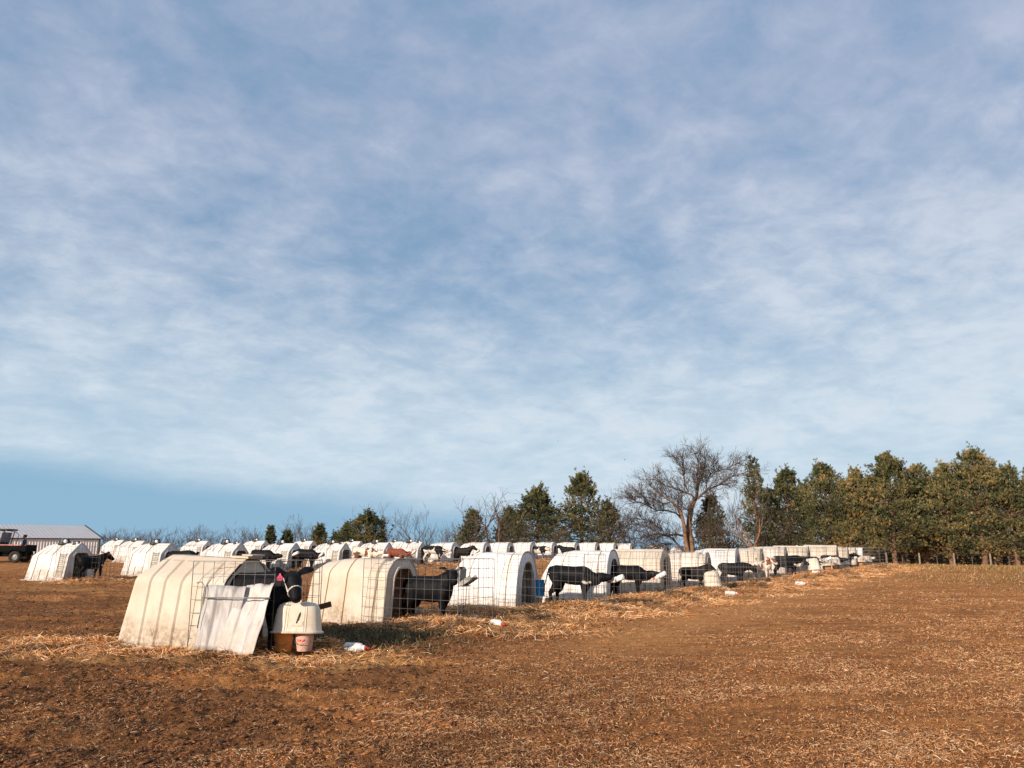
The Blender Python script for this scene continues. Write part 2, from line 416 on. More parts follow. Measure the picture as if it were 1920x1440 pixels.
def coat(name, dark, light=None, thr=.5, seed=0., sc=2.0, tan=None):
    t = NT(name); o = t.map(t.co(), (1, 1, 1), (seed, seed*1.7, seed*.3))
    fine = t.noise(t.map(t.co(), (1, 1, 3)), 30, 4, .7)
    c = t.mix(t.ramp(fine, .3, .8), dark, tuple(min(1, x*2.0+.002) for x in dark))
    if tan:
        c = t.mix(t.math('MULTIPLY', t.ramp(t.noise(o, 2.6, 3, .5), .45, .7), .8), c, tan)
    if light:
        n = t.noise(t.map(o, (1, .55, 1)), sc, 2.2, .5, .3)
        c = t.mix(t.ramp(n, thr-.012, thr+.012), c, light)
    # muddy lower legs
    z = t.sep(t.co())[2]
    c = t.mix(t.math('MULTIPLY', t.ramp(z, .22, .02), .35), c, (.10, .055, .03))
    t.bump(fine, .35, .006)
    t.set(c, .62, spec=.13)
    return t.m
M['coat_black'] = coat('coat_black', (.0035, .0035, .0045))
M['coat_blackbrown'] = coat('coat_brownish_black', (.008, .006, .005), tan=(.020, .011, .007))
M['coat_blackwhite'] = coat('coat_black_little_white', (.004, .004, .005), (.62, .56, .48), .66, 2.3, 2.2)
M['coat_holstein'] = coat('coat_black_and_white', (.004, .004, .005), (.62, .56, .48), .53, 5.1, 2.2)
M['coat_redwhite'] = coat('coat_brown_and_white', (.13, .05, .028), (.68, .60, .49), .47, 8.2, 2.6)
M['coat_red'] = coat('coat_red_brown', (.15, .04, .02))
M['hoof'] = simple('hoof', (.03, .022, .018), (.015, .012, .01), .6)

# ground -------------------------------------------------------------
def ground_material():
    t = NT('soil'); p = t.pos()
    at_ = t.node('ShaderNodeVertexColor', layer_name='col'); rg = t.node('ShaderNodeSeparateColor'); t.l.new(at_.outputs[0], rg.inputs[0])
    straw, grass, damp_shade = rg.outputs; trk = t.node('ShaderNodeAttribute', attribute_name='track').outputs['Fac']
    n_big = t.noise(p, .35, 5, .6); n_mid = t.noise(p, 2.4, 8, .68)
    n_str = t.noise(t.map(p, (.55, 1.8, 1), rot=(0, 0, R(-28))), 1.7, 8, .68, .3)
    n_fine = t.noise(p, 21, 6, .72); n_vf = t.noise(p, 75, 4, .7)
    dry = t.mix(t.ramp(n_mid, .33, .68), (.61, .250, .074), (.71, .325, .112))
    dark = t.mix(n_fine, (.26, .104, .036), (.42, .175, .060))
    f = t.math('ADD', t.math('MULTIPLY', n_str, .6), t.math('MULTIPLY', n_fine, .4))
    c = t.mix(t.ramp(f, .60, .42), dry, dark)
    c = t.mix(t.math('MULTIPLY', damp_shade, .72), c, t.mix(t.ramp(n_mid, .35, .65), (.12, .052, .024), (.24, .105, .045)))
    c = t.mix(t.math('MULTIPLY', trk, .55), c, t.mix(t.ramp(n_mid, .35, .68), (.66, .30, .105), (.74, .38, .15)))
    # chaff trodden into the soil: short pale fibres
    w1 = t.noise(t.map(p, (1, 5, 1), rot=(0, 0, R(15))), 26, 3, .6, 1.2); w2 = t.noise(t.map(p, (5, 1, 1), rot=(0, 0, R(-12))), 24, 3, .6, 1.2)
    ch = t.math('MAXIMUM', t.ramp(w1, .60, .67), t.ramp(w2, .62, .69))
    ch = t.math('MULTIPLY', ch, t.ramp(n_mid, .30, .62))
    c = t.mix(t.math('MULTIPLY', ch, .42), c, (.66, .38, .19))
    c = t.mix(t.ramp(t.noise(p, .55, 4, .6, .4), .50, .70, 0, .45), c, t.mix(n_fine, (.22, .098, .042), (.34, .155, .062)))
    g = t.math('MULTIPLY', grass, t.ramp(f, .32, .6))
    c = t.mix(t.math('MULTIPLY', g, .8), c, t.mix(t.ramp(n_fine, .35, .65), (.24, .135, .045), (.42, .22, .072)))
    s2 = t.math('MULTIPLY', straw, t.ramp(n_fine, .25, .58))
    c = t.mix(t.math('MULTIPLY', s2, .9), c, t.mix(t.ramp(n_vf, .3, .7), (.46, .21, .07), (.78, .46, .18)))
    c = t.mix(t.math('MULTIPLY', t.ramp(n_vf, .36, .22), .6), c, (.11, .045, .02))
    h = t.math('ADD', t.math('MULTIPLY', n_fine, .7), t.math('MULTIPLY', n_vf, .35))
    t.bump(t.math('ADD', h, t.math('MULTIPLY', n_mid, .8)), 1.0, .11)
    return t.set(c, .95, spec=.08)
M['soil'] = ground_material()

# hutches are listed here because their straw shapes the ground
PENS = []   # (x, y, axis angle) centre of each yard
ROW1 = [  # px, distance, kind, axis angle, length, width, scale
 (375, 13.1, 'ribbed', -22, 1.98, 1.25, 1.0), (680, 17.3, 'smooth', -30, 2.15, 1.25, 1.0), (921, 20.6, 'barrel', -28, 2.05, 1.2, 1.0),
 (1087, 23.8, 'barrel', -28, 2.1, 1.2, 1.0), (1187, 26.8, 'ribbed', -27, 2.2, 1.25, 1.0), (1279, 30, 'smooth', -27, 2.1, 1.2, .93),
 (1335, 33, 'barrel', -27, 2.05, 1.2, 1.0), (1385, 36, 'smooth', -27, 2.1, 1.2, .98), (1432, 39.5, 'smooth', -27, 2.1, 1.2, 1.02),
 (1476, 42.5, 'ribbed', -27, 2.15, 1.2, 1.02), (1532, 47, 'ribbed', -27, 2.15, 1.2, 1.05), (1557, 50.5, 'smooth', -27, 2.1, 1.2, 1.02),
 (1575, 54, 'smooth', -27, 2.1, 1.2, 1.0), (1591, 57.5, 'barrel', -27, 2.0, 1.2, .98)]
ROW2 = [(112, 31.3, 'gabled', -24, 2.2, 1.3, 1.0), (283, 35.0, 'gabled', -25, 2.2, 1.3, 1.0), (416, 38.6, 'gabled', -26, 2.2, 1.3, 1.0), (521, 41.6, 'gabled', -26, 2.2, 1.3, 1.0),
 (616, 44.6, 'gabled', -26, 2.2, 1.3, 1.0), (699, 47.6, 'gabled', -26, 2.2, 1.3, 1.0), (763, 50.4, 'gabled', -26, 2.2, 1.3, 1.0),
 (829, 53.5, 'domed', -31, 2.2, 1.25, 1.0), (889, 56.5, 'domed', -31, 2.2, 1.25, 1.0), (934, 59.5, 'domed', -31, 2.2, 1.25, 1.0), (977, 62.5, 'domed', -31, 2.2, 1.25, 1.0),
 (1018, 65.5, 'domed', -31, 2.2, 1.25, 1.0), (1061, 68.5, 'domed', -31, 2.2, 1.25, 1.0), (1100, 71.5, 'domed', -31, 2.2, 1.25, 1.0), (1135, 74.5, 'domed', -31, 2.2, 1.25, 1.0),
 (1166, 77.5, 'domed', -31, 2.2, 1.25, 1.0), (1232, 81, 'domed', -31, 2.2, 1.25, 1.0), (1277, 85, 'domed', -31, 2.2, 1.25, 1.0)]
ROW3 = [(246, 52, 'gabled', -26, 2.2, 1.3, 1.0), (366, 55.6, 'gabled', -26, 2.2, 1.3, 1.0), (474, 59, 'gabled', -26, 2.2, 1.3, 1.0), (565, 63, 'gabled', -26, 2.2, 1.3, 1.0),
 (655, 67, 'gabled', -26, 2.2, 1.3, 1.0), (735, 71, 'gabled', -26, 2.2, 1.3, 1.0), (212, 63, 'gabled', -26, 2.2, 1.3, .95)]
ROWS = []
for nm, row in (('front', ROW1), ('middle', ROW2), ('back', ROW3)):
    for i, (px, Yd, kind, ang, Lh, Wh, sc) in enumerate(row):
        x = P(px, HOR+30, Yd).x
        ROWS.append(dict(row=nm, i=i, x=x, y=Yd, px=px, kind=kind, a=R(ang), L=Lh, W=Wh, s=sc))
for h in ROWS:
    c, s_ = math.cos(h['a']), math.sin(h['a']); d = h['L']/2+.85
    h['pen'] = (h['x']+c*d, h['y']+s_*d)
    k = 1 if h['row'] == 'front' else .7
    if h['row'] != 'back' and not (h['row'] == 'front' and h['i'] == 0):
        MOUNDS.append((h['pen'][0]+.2*c, h['pen'][1]+.2*s_-.15, 1.05, .85, (.11 if h['i'] else .07)*k))
        MOUNDS.append((h['pen'][0]+.6, h['pen'][1]-.75, .8, .35, .10*k))
def wp(px, py, Yd=None):
    """ground point under a pixel"""
    if Yd is None:
        lo = None
        for Yd in np.geomspace(3, 80, 300):
            p = P(px, py, Yd)
            if p.z <= tz(p.x, p.y): break
    p = P(px, py, Yd); return p.x, p.y
q = wp(872, 1158); MOUNDS.append((q[0], q[1], 1.0, .5, .10))
q = wp(800, 1165); MOUNDS.append((q[0], q[1], .9, .4, .10))
q = wp(615, 1215); MOUNDS.append((q[0], q[1], .3, .2, .05))

def masks(x, y):
    straw = np.zeros_like(x); n = fbm(x*.9, y*.9, 3, 55)
    spots = [(h['pen'][0]+.25, h['pen'][1]-.35, 1.7, 1.15, 1.0) for h in ROWS]
    for px, py, rx, ry, k in ((60, 1225, 2.6, .8, .55), (200, 1205, 1.6, .5, .55), (300, 1228, 1.1, .3, .55), (420, 1237, .8, .25, .8), (560, 1235, .75, .42, 1), (870, 1172, 1.7, .6, .95),
                              (1000, 1165, 1.4, .45, .55), (1060, 1150, 1.5, .6, .9), (1190, 1135, 1.6, .7, .9), (1310, 1118, 1.6, .6, .8), (1420, 1098, 2, 1, .7), (1480, 1085, 2.4, 1.4, .7), (1540, 1074, 3, 2, .7), (120, 1105, 1.8, .6, .6), (20, 1100, 3, .8, .35),
                              (1820, 1280, 1.3, .7, .35), (1600, 1215, 1.6, .5, .25), (120, 1215, 1.6, .35, .9), (40, 1235, 1.2, .3, .8)):
        q = wp(px, py); spots.append((q[0], q[1], rx, ry, k))
    for mx, my, rx, ry, k in spots:
        d = ((x-mx)/rx)**2+((y-my)/ry)**2
        straw = np.maximum(straw, k*sstep(1.5, .35, d+(n-.5)*2.2))
    r = np.hypot(x, y)
    grass = np.zeros_like(x); ng = fbm(x*.25, y*.25, 4, 77)
    g1 = sstep(8, 20, x-0.02*y)*sstep(14, 30, y)*sstep(.42, .62, ng+.12)
    grass = np.maximum(grass, g1)
    grass = np.maximum(grass, sstep(22, 34, x)*sstep(45, 58, y)*.6)
    q1 = wp(660, 1200); q2 = wp(930, 1150)  # grass tint here also carries the cast shadows of the two front hutches
    for q, rx, ry in ((q1, 1.2, 1.4), (q2, 2.2, .8)):
        d = ((x-q[0])/rx)**2+((y-q[1])/ry)**2
        grass = np.maximum(grass, .8*sstep(1.3, .5, d+(n-.5)*1.5))
    grass = np.maximum(grass, sstep(85, 110, r)*.7)
    damp_shade = sstep(2.5, -3.5, x-0.22*y+.5)*sstep(.36, .60, fbm(x*.6, y*.9, 4, 33)+.06)*sstep(45, 20, y)
    for q, rx, ry in ((q1, 1.3, 1.3), (wp(540, 1240), 1.3, .35)):  # first patch paints the nearest hutch's cast shadow into the soil colour
        d = ((x-q[0])/rx)**2+((y-q[1])/ry)**2
        damp_shade = np.maximum(damp_shade, .8*sstep(1.3, .5, d+(n-.5)*1.5))
    # the driven strip along the row
    track = np.exp(-((x-(0.60*y-6.6))/(1.3+.012*y))**2)*sstep(8, 16, y)
    grass = grass*(1-track); damp_shade = damp_shade*(1-track); straw = straw*(1-.75*track*(y > 18))
    return straw, grass, damp_shade, track

def build_ground():
    th = np.concatenate([np.linspace(-180, -46, 60)[:-1], np.linspace(-46, 46, 781), np.linspace(46, 180, 60)[1:-1]])
    th = np.radians(th)
    rad = np.concatenate([[.4, 1.2, 2.2, 3.2], np.geomspace(4.2, 45, 520), np.geomspace(45, 110, 90)[1:], np.geomspace(110, 4000, 30)[1:]])
    T, RR = np.meshgrid(th, rad); x = (RR*np.sin(T)).ravel(); y = (RR*np.cos(T)).ravel()
    z = gz(x, y); st, gr, da, tr = masks(x, y)
    V = np.c_[x, y, z]; nth, nr = len(th), len(rad)
    i = np.arange(nr-1)[:, None]*nth; j = np.arange(nth)[None, :]; j2 = (j+1) % nth
    F = np.stack([i+j, i+j2, i+nth+j2, i+nth+j], -1).reshape(-1, 4)
    V = np.r_[V, [[0, 0, float(gz(np.array([0.]), np.array([0.]))[0])]]]; c = len(V)-1
    col = np.r_[np.c_[st, gr, da], [[0, 0, 0]]]
    me = np_mesh('ground', V, F, col)
    ta = me.attributes.new('track', 'FLOAT', 'POINT'); ta.data.foreach_set('value', np.r_[tr, [0]].astype(np.float32))
    # close the middle
    bm = bmesh.new(); bm.from_mesh(me); bm.verts.ensure_lookup_table()
    for k in range(nth): bm.faces.new((bm.verts[c], bm.verts[(k+1) % nth], bm.verts[k]))
    bmesh.ops.recalc_face_normals(bm, faces=bm.faces); bm.to_mesh(me); bm.free()
    me.polygons.foreach_set('use_smooth', [True]*len(me.polygons))
    o = link('ground', me, mats=[M['soil']]); tag(o, 'orange brown trodden farm soil rising gently to a crest on the right', 'ground', kind='structure')
build_ground()

# blades of straw and grass -----------------------------------------------
def blade_mat(name, rough=.7):
    t = NT(name); a = t.node('ShaderNodeVertexColor', layer_name='col')
    return t.set(a.outputs[0], rough, spec=.25)
M['straw'] = blade_mat('straw')
M['needles'] = blade_mat('needles', .65)
def blades(x, y, z, ln, wd, yaw, tilt, curl, col, flat=True):
    """each blade is two quads bent in the middle"""
    n = len(x); dx, dy = np.cos(yaw), np.sin(yaw); ct, st = np.cos(tilt), np.sin(tilt)
    c0 = np.c_[x, y, z]; d = np.c_[dx*ct, dy*ct, st]; sd = np.c_[-dy, dx, np.zeros(n)]
    roll = rng.uniform(-.9, .9, n)
    up = np.cross(d, sd); w = (sd*np.cos(roll)[:, None]+up*np.sin(roll)[:, None])*wd[:, None]*.5
    a = c0-d*ln[:, None]*.5; b = c0+d*ln[:, None]*.5; cvx = rng.uniform(-1, 1, n)*curl
    m = c0+sd*(cvx*ln)[:, None]+np.c_[np.zeros(n), np.zeros(n), curl*ln*.4]
    V = np.stack([a-w, a+w, m-w, m+w, b-w*.6, b+w*.6], 1).reshape(-1, 3)
    k = np.arange(n)[:, None]*6
    F = np.stack([k+np.array([0, 1, 3, 2]), k+np.array([2, 3, 5, 4])], 1).reshape(-1, 4)
    return V, F, np.repeat(col, 6, 0)
def palette(n, cols, w=None, jit=.22):
    cols = np.array(cols); i = rng.choice(len(cols), n, p=w); return cols[i]*rng.uniform(1-jit, 1+jit, (n, 1))
def chaff(x, y, z, ln, wd, yaw, tilt, col):
    """short straight bits, one quad each"""
    n = len(x); ct, st = np.cos(tilt), np.sin(tilt); d = np.c_[np.cos(yaw)*ct, np.sin(yaw)*ct, st]; sd = np.c_[-np.sin(yaw), np.cos(yaw), np.zeros(n)]
    roll = rng.uniform(-1.3, 1.3, n)[:, None]; w = (sd*np.cos(roll)+np.cross(d, sd)*np.sin(roll))*wd[:, None]*.5; h = d*ln[:, None]*.5; c0 = np.c_[x, y, z]
    V = np.stack([c0-h-w, c0-h+w, c0+h+w*.7, c0+h-w*.7], 1).reshape(-1, 3)
    return V, np.arange(4*n).reshape(-1, 4), np.repeat(col, 4, 0)
def scatter(n, far=62., k=.5):
    az = np.radians(rng.uniform(-37, 37, n)); u = rng.uniform(0, 1, n); a = 4.6*np.exp(u*math.log(far/4.6)); q = 1/(1/4.6+(1/far-1/4.6)*u)
    r = np.where(rng.uniform(0, 1, n) < k, q, a); return r*np.sin(az), r*np.cos(az), r
def litter_density(x, y):
    st, gr, da, tr = masks(x, y); patch = fbm(x*.42, y*.62, 4, 61); p2 = fbm(x*1.9, y*1.9, 3, 63)
    d = sstep(.44, .63, patch*.62+p2*.38); right = sstep(-2, 4, x-.12*y)
    return (d*.93+.05)*(.60+.40*right)*(1-.6*da)*(1-.8*tr)*(1-.3*st)+.10*gr, d, st, gr, da, tr
def litter():
    x, y, r = scatter(560000); dens, pt, st, gr, da, tr = litter_density(x, y)
    k = rng.uniform(0, 1, len(x)) < dens*.8; x, y, r, da, pt = x[k], y[k], r[k], da[k], pt[k]; n = len(x); print('litter', n)
    ln = rng.uniform(.018, .060, n)*(1+r/50); wd = rng.uniform(.0018, .0036, n)*(1+r/20)
    col = palette(n, [(.68, .41, .20), (.52, .28, .12), (.84, .62, .38), (.30, .14, .06)], [.34, .28, .13, .25]); col = col*(1-.35*da)[:, None]
    return blades(x, y, gz(x, y)+rng.uniform(.003, .018, n), ln, wd, rng.uniform(0, math.pi*2, n), rng.normal(0, .30, n), rng.uniform(0, .32, n), col)
def trodden():
    x, y, r = scatter(1150000, 50., .62); dens, pt, st, gr, da, tr = litter_density(x, y)
    k = rng.uniform(0, 1, len(x)) < np.clip(.10+dens*.95, 0, 1)*(1-.8*tr); x, y, r, da, pt = x[k], y[k], r[k], da[k], pt[k]; n = len(x); print('trodden', n)
    ln = rng.uniform(.010, .034, n)*(1+r/60); wd = rng.uniform(.0022, .0065, n)*(1+r/22)
    col = palette(n, [(.46, .20, .075), (.36, .155, .058), (.60, .33, .15), (.17, .072, .03), (.07, .032, .018)], [.27, .25, .10, .21, .17], .25); col = col*(1-.4*da)[:, None]
    return chaff(x, y, gz(x, y)+rng.uniform(.001, .012, n), ln, wd, rng.uniform(0, math.pi*2, n), rng.normal(0, .55, n), col)
def crumbs():
    x, y, r = scatter(160000, 40., .6); st, gr, da, tr = masks(x, y); left = sstep(3, -4, x-.12*y); pt = fbm(x*.8, y*1.1, 3, 83)
    k = rng.uniform(0, 1, len(x)) < (.10+.75*left)*sstep(.38, .6, pt+.08*left)*(1-.7*tr)*(1-.6*st); x, y, r, da = x[k], y[k], r[k], da[k]; n = len(x); print('crumbs', n)
    s = rng.gamma(1.6, .0034, n).clip(.003, .018)*(1+r/30); yaw = rng.normal(.45, .7, n)
    O = np.array([(2.4, .3, 0), (.2, 1, 0), (-2.1, .2, 0), (0, -1, .1), (.3, 0, .62), (0, 0, -.6)]); V = O[None]*s[:, None, None]*rng.uniform(.6, 1.4, (n, 6, 3))
    ca, sa = np.cos(yaw)[:, None], np.sin(yaw)[:, None]; V = np.stack([V[..., 0]*ca-V[..., 1]*sa, V[..., 0]*sa+V[..., 1]*ca, V[..., 2]], -1)+np.c_[x, y, gz(x, y)+s*.25][:, None, :]
    T = np.array([(0, 1, 4), (1, 2, 4), (2, 3, 4), (3, 0, 4), (1, 0, 5), (2, 1, 5), (3, 2, 5), (0, 3, 5)]); F = (np.arange(n)[:, None, None]*6+T[None]).reshape(-1, 3)
    col = palette(n, [(.40, .165, .055), (.27, .11, .038), (.13, .055, .023)], [.34, .33, .33], .3)*(1-.45*da)[:, None]
    return V.reshape(-1, 3), F, np.repeat(col, 6, 0)
V, F, C = litter()
o = link('straw_litter', np_mesh('straw_litter', V, F, C), mats=[M['straw']])
tag(o, 'short broken straw scattered over the brown soil', 'straw', kind='stuff')
V, F, C = trodden()
o = link('trodden_chaff', np_mesh('trodden_chaff', V, F, C), mats=[M['straw']])
tag(o, 'brown chaff and plant bits trodden into the soil', 'chaff', kind='stuff')
V, F, C = crumbs()
o = link('soil_crumbs', np_mesh('soil_crumbs', V, F, C), mats=[M['straw']])
tag(o, 'loose crumbs and clods of soil on the churned ground at left', 'soil', kind='stuff')
def bedding():
    xs, ys, zs, kk = [], [], [], []
    def heap(mx, my, rx, ry, n, h, thick=1.0):
        x = mx+rng.normal(0, .55, n)*rx; y = my+rng.normal(0, .55, n)*ry; xs.append(x); ys.append(y)
        zs.append(rng.uniform(0, 1, n)**1.5*h); kk.append(np.full(n, thick))
    for h in ROWS:
        if h['row'] == 'back': continue
        Yd = h['y']; n = int(5200*min(1, (20/Yd)**1.1)); f = 1+Yd/60
        if h['row'] == 'front' and h['i'] == 0: n = 900
        if h['row'] == 'middle': n = int(n*.7)
        heap(h['pen'][0]+.3, h['pen'][1]-.35, 1.45, .95, n, .10, f)
        if h['row'] == 'front' and h['i']: heap(h['pen'][0]+1.1, h['pen'][1]-1.1, 1.6, .6, int(n*.55), .05, f)
    for px, py, rx, ry, n, hh in ((872, 1158, 1.1, .5, 3400, .14), (800, 1170, 1.0, .45, 3000, .10), (920, 1175, 1.4, .45, 2200, .04), (560, 1243, .55, .16, 2400, .03), (612, 1220, .3, .25, 1500, .07), (494, 1212, .22, .3, 1800, .12),
                          (420, 1238, .8, .18, 1500, .04), (60, 1225, 2.2, .5, 5200, .03), (150, 1210, 1.5, .3, 2600, .03), (200, 1205, 1.5, .4, 1800, .03), (300, 1228, 1.1, .25, 900, .03),
                          (1000, 1160, 1.6, .5, 1800, .03), (1050, 1148, 1.3, .5, 2600, .09), (1190, 1135, 1.4, .6, 2600, .08), (1310, 1118, 1.5, .6, 1800, .08), (1430, 1097, 2, .9, 1800, .06), (1500, 1083, 2.2, 1.2, 1400, .05)):
        q = wp(px, py); heap(q[0], q[1], rx, ry, n, hh, 1+q[1]/60)
    x = np.concatenate(xs); y = np.concatenate(ys); z = np.concatenate(zs); k = np.concatenate(kk)
    keep = np.ones(len(x), bool)
    for px, py in ((668, 1224), (932, 1185), (1375, 1121), (1505, 1101), (1532, 1083)):   # where the bottles lie
        q = wp(px, py); keep &= ((x-q[0])/.30)**2+((y-q[1]+.12)/.28)**2 > 1
    q = P(550, 1222, 12.2); keep &= ((x-q.x)/.38)**2+((y-q.y+.15)/.22)**2 > 1
    x, y, z, k = x[keep], y[keep], z[keep], k[keep]; n = len(x); print('bedding', n)
    ln = rng.uniform(.06, .20, n)*k; wd = rng.uniform(.004, .008, n)*k*1.15
    col = palette(n, [(.78, .40, .15), (.64, .29, .10), (.86, .54, .27), (.34, .14, .05), (.90, .66, .42)], [.32, .26, .18, .14, .10])
    # the inside of the yards is trampled and soiled
    soil_ = fbm(x*1.7, y*1.7, 3, 71); col = col*(1-.55*sstep(.5, .68, soil_))[:, None]
    return blades(x, y, gz(x, y)+z, ln, wd, rng.uniform(0, 6.28, n), rng.normal(0, .35, n), rng.uniform(0, .3, n), col)
V, F, C = bedding()
o = link('straw_bedding', np_mesh('straw_bedding', V, F, C), mats=[M['straw']])
tag(o, 'golden loose straw heaped in front of the calf hutches', 'straw', kind='stuff')
def drygrass():
    n = 60000
    x = rng.uniform(14, 52, n); y = rng.uniform(14, 66, n); st, gr, da, tr = masks(x, y)
    fringe = (y > 50) & (x > 22)
    k = (np.abs(x) < y*.75) & (rng.uniform(0, 1, n) < np.where(fringe, .5, gr*.3))
    x, y = x[k], y[k]
    x2 = rng.uniform(24, 50, 9000); y2 = 60+rng.normal(0, 2.0, 9000)
    qa = wp(660, 1200); qb = wp(930, 1150)
    x3 = qa[0]+rng.normal(0, .7, 6000); y3 = qa[1]+rng.normal(0, .7, 6000); x4 = qb[0]+rng.normal(0, 1.2, 5000); y4 = qb[1]+rng.normal(0, .4, 5000)
    x = np.concatenate([x, x2, x3, x4]); y = np.concatenate([y, y2, y3, y4]); n = len(x); r = np.hypot(x, y)
    ln = rng.uniform(.04, .12, n)*(1+r/40); wd = rng.uniform(.004, .008, n)*(1+r/18)
    col = palette(n, [(.34, .18, .07), (.26, .15, .055), (.46, .28, .12), (.14, .11, .035)], [.3, .3, .15, .25])
    near = r < 24
    col[near] = palette(int(near.sum()), [(.10, .085, .035), (.15, .10, .05), (.24, .16, .08)], [.5, .35, .15])  # dark olive grass by the hutches, their shadow mixed into its tone
    return blades(x, y, gz(x, y)+ln*.3, ln, wd, rng.uniform(0, 6.28, n), rng.uniform(.3, 1.4, n), rng.uniform(0, .2, n), col)
V, F, C = drygrass()
o = link('dry_grass', np_mesh('dry_grass', V, F, C), mats=[M['straw']])
tag(o, 'short dry tan and olive grass on the field', 'grass', kind='stuff')

# ------------------------------------------------------------------ calf hutches
def resample(pts, n):
    pts = [Vector((a, b, 0)) for a, b in pts]; d = [0]
    for i in range(1, len(pts)): d.append(d[-1]+(pts[i]-pts[i-1]).length)
    out_ = []
    for k in range(n):
        t = d[-1]*k/(n-1); i = 1
        while i < len(d)-1 and d[i] < t: i += 1
        f = (t-d[i-1])/max(1e-9, d[i]-d[i-1]); p = pts[i-1].lerp(pts[i], f); out_.append((p.x, p.y))
    return out_
def round_poly(pts, r, k=4):
    """round the inner corners of an open polyline"""
    o = [pts[0]]
    for i in range(1, len(pts)-1):
        p, a, b = Vector(pts[i]), Vector(pts[i-1]), Vector(pts[i+1])
        ra = min(r, (a-p).length*.45, (b-p).length*.45)
        s_, e = p+(a-p).normalized()*ra, p+(b-p).normalized()*ra
        for j in range(k+1):
            t = j/k; o.append(tuple((1-t)**2*s_+2*t*(1-t)*p+t*t*e))
    o.append(pts[-1]); return o
def profile(kind, W_, n=64):
    h = W_/2
    if kind == 'ribbed': half = [(-h, 0), (-h*.85, 1.03), (-h*.22, 1.37)]; r = .04
    elif kind == 'smooth': half = [(-h, 0), (-h*.80, 1.08), (-h*.40, 1.33)]; r = .12
    elif kind == 'gabled': half = [(-h, 0), (-h*.87, .50), (-h*.78, .96), (-h*.10, 1.40)]; r = .05
    elif kind == 'domed': half = [(-h, 0), (-h*.92, .70), (-h*.70, 1.13), (-h*.34, 1.36)]; r = .22
    else: half = [(-h*math.cos(t)**.8, 1.36*math.sin(t)**.95) for t in np.linspace(0, math.pi/2*.97, 14)]; r = .02
    full = half+[(-y, z) for y, z in reversed(half)]
    return resample(round_poly(full, r) if kind != 'barrel' else full, n)
def opening(kind, n=64):
    if kind == 'gabled': pl = [(-.31, 0), (-.30, .96), (-.20, 1.06), (.20, 1.06), (.30, .96), (.31, 0)]; r = .05
    elif kind == 'domed': pl = [(-.30, 0), (-.28, .95), (-.14, 1.10), (.14, 1.10), (.28, .95), (.30, 0)]; r = .14
    elif kind == 'barrel': pl = [(-.40, 0), (-.34, .75), (-.16, 1.14), (.16, 1.14), (.34, .75), (.40, 0)]; r = .22
    else: pl = [(-.38, 0), (-.30, .96), (-.17, 1.14), (.17, 1.14), (.30, .96), (.38, 0)]; r = .07
    return resample(round_poly(pl, r), n)
HMESH = {}
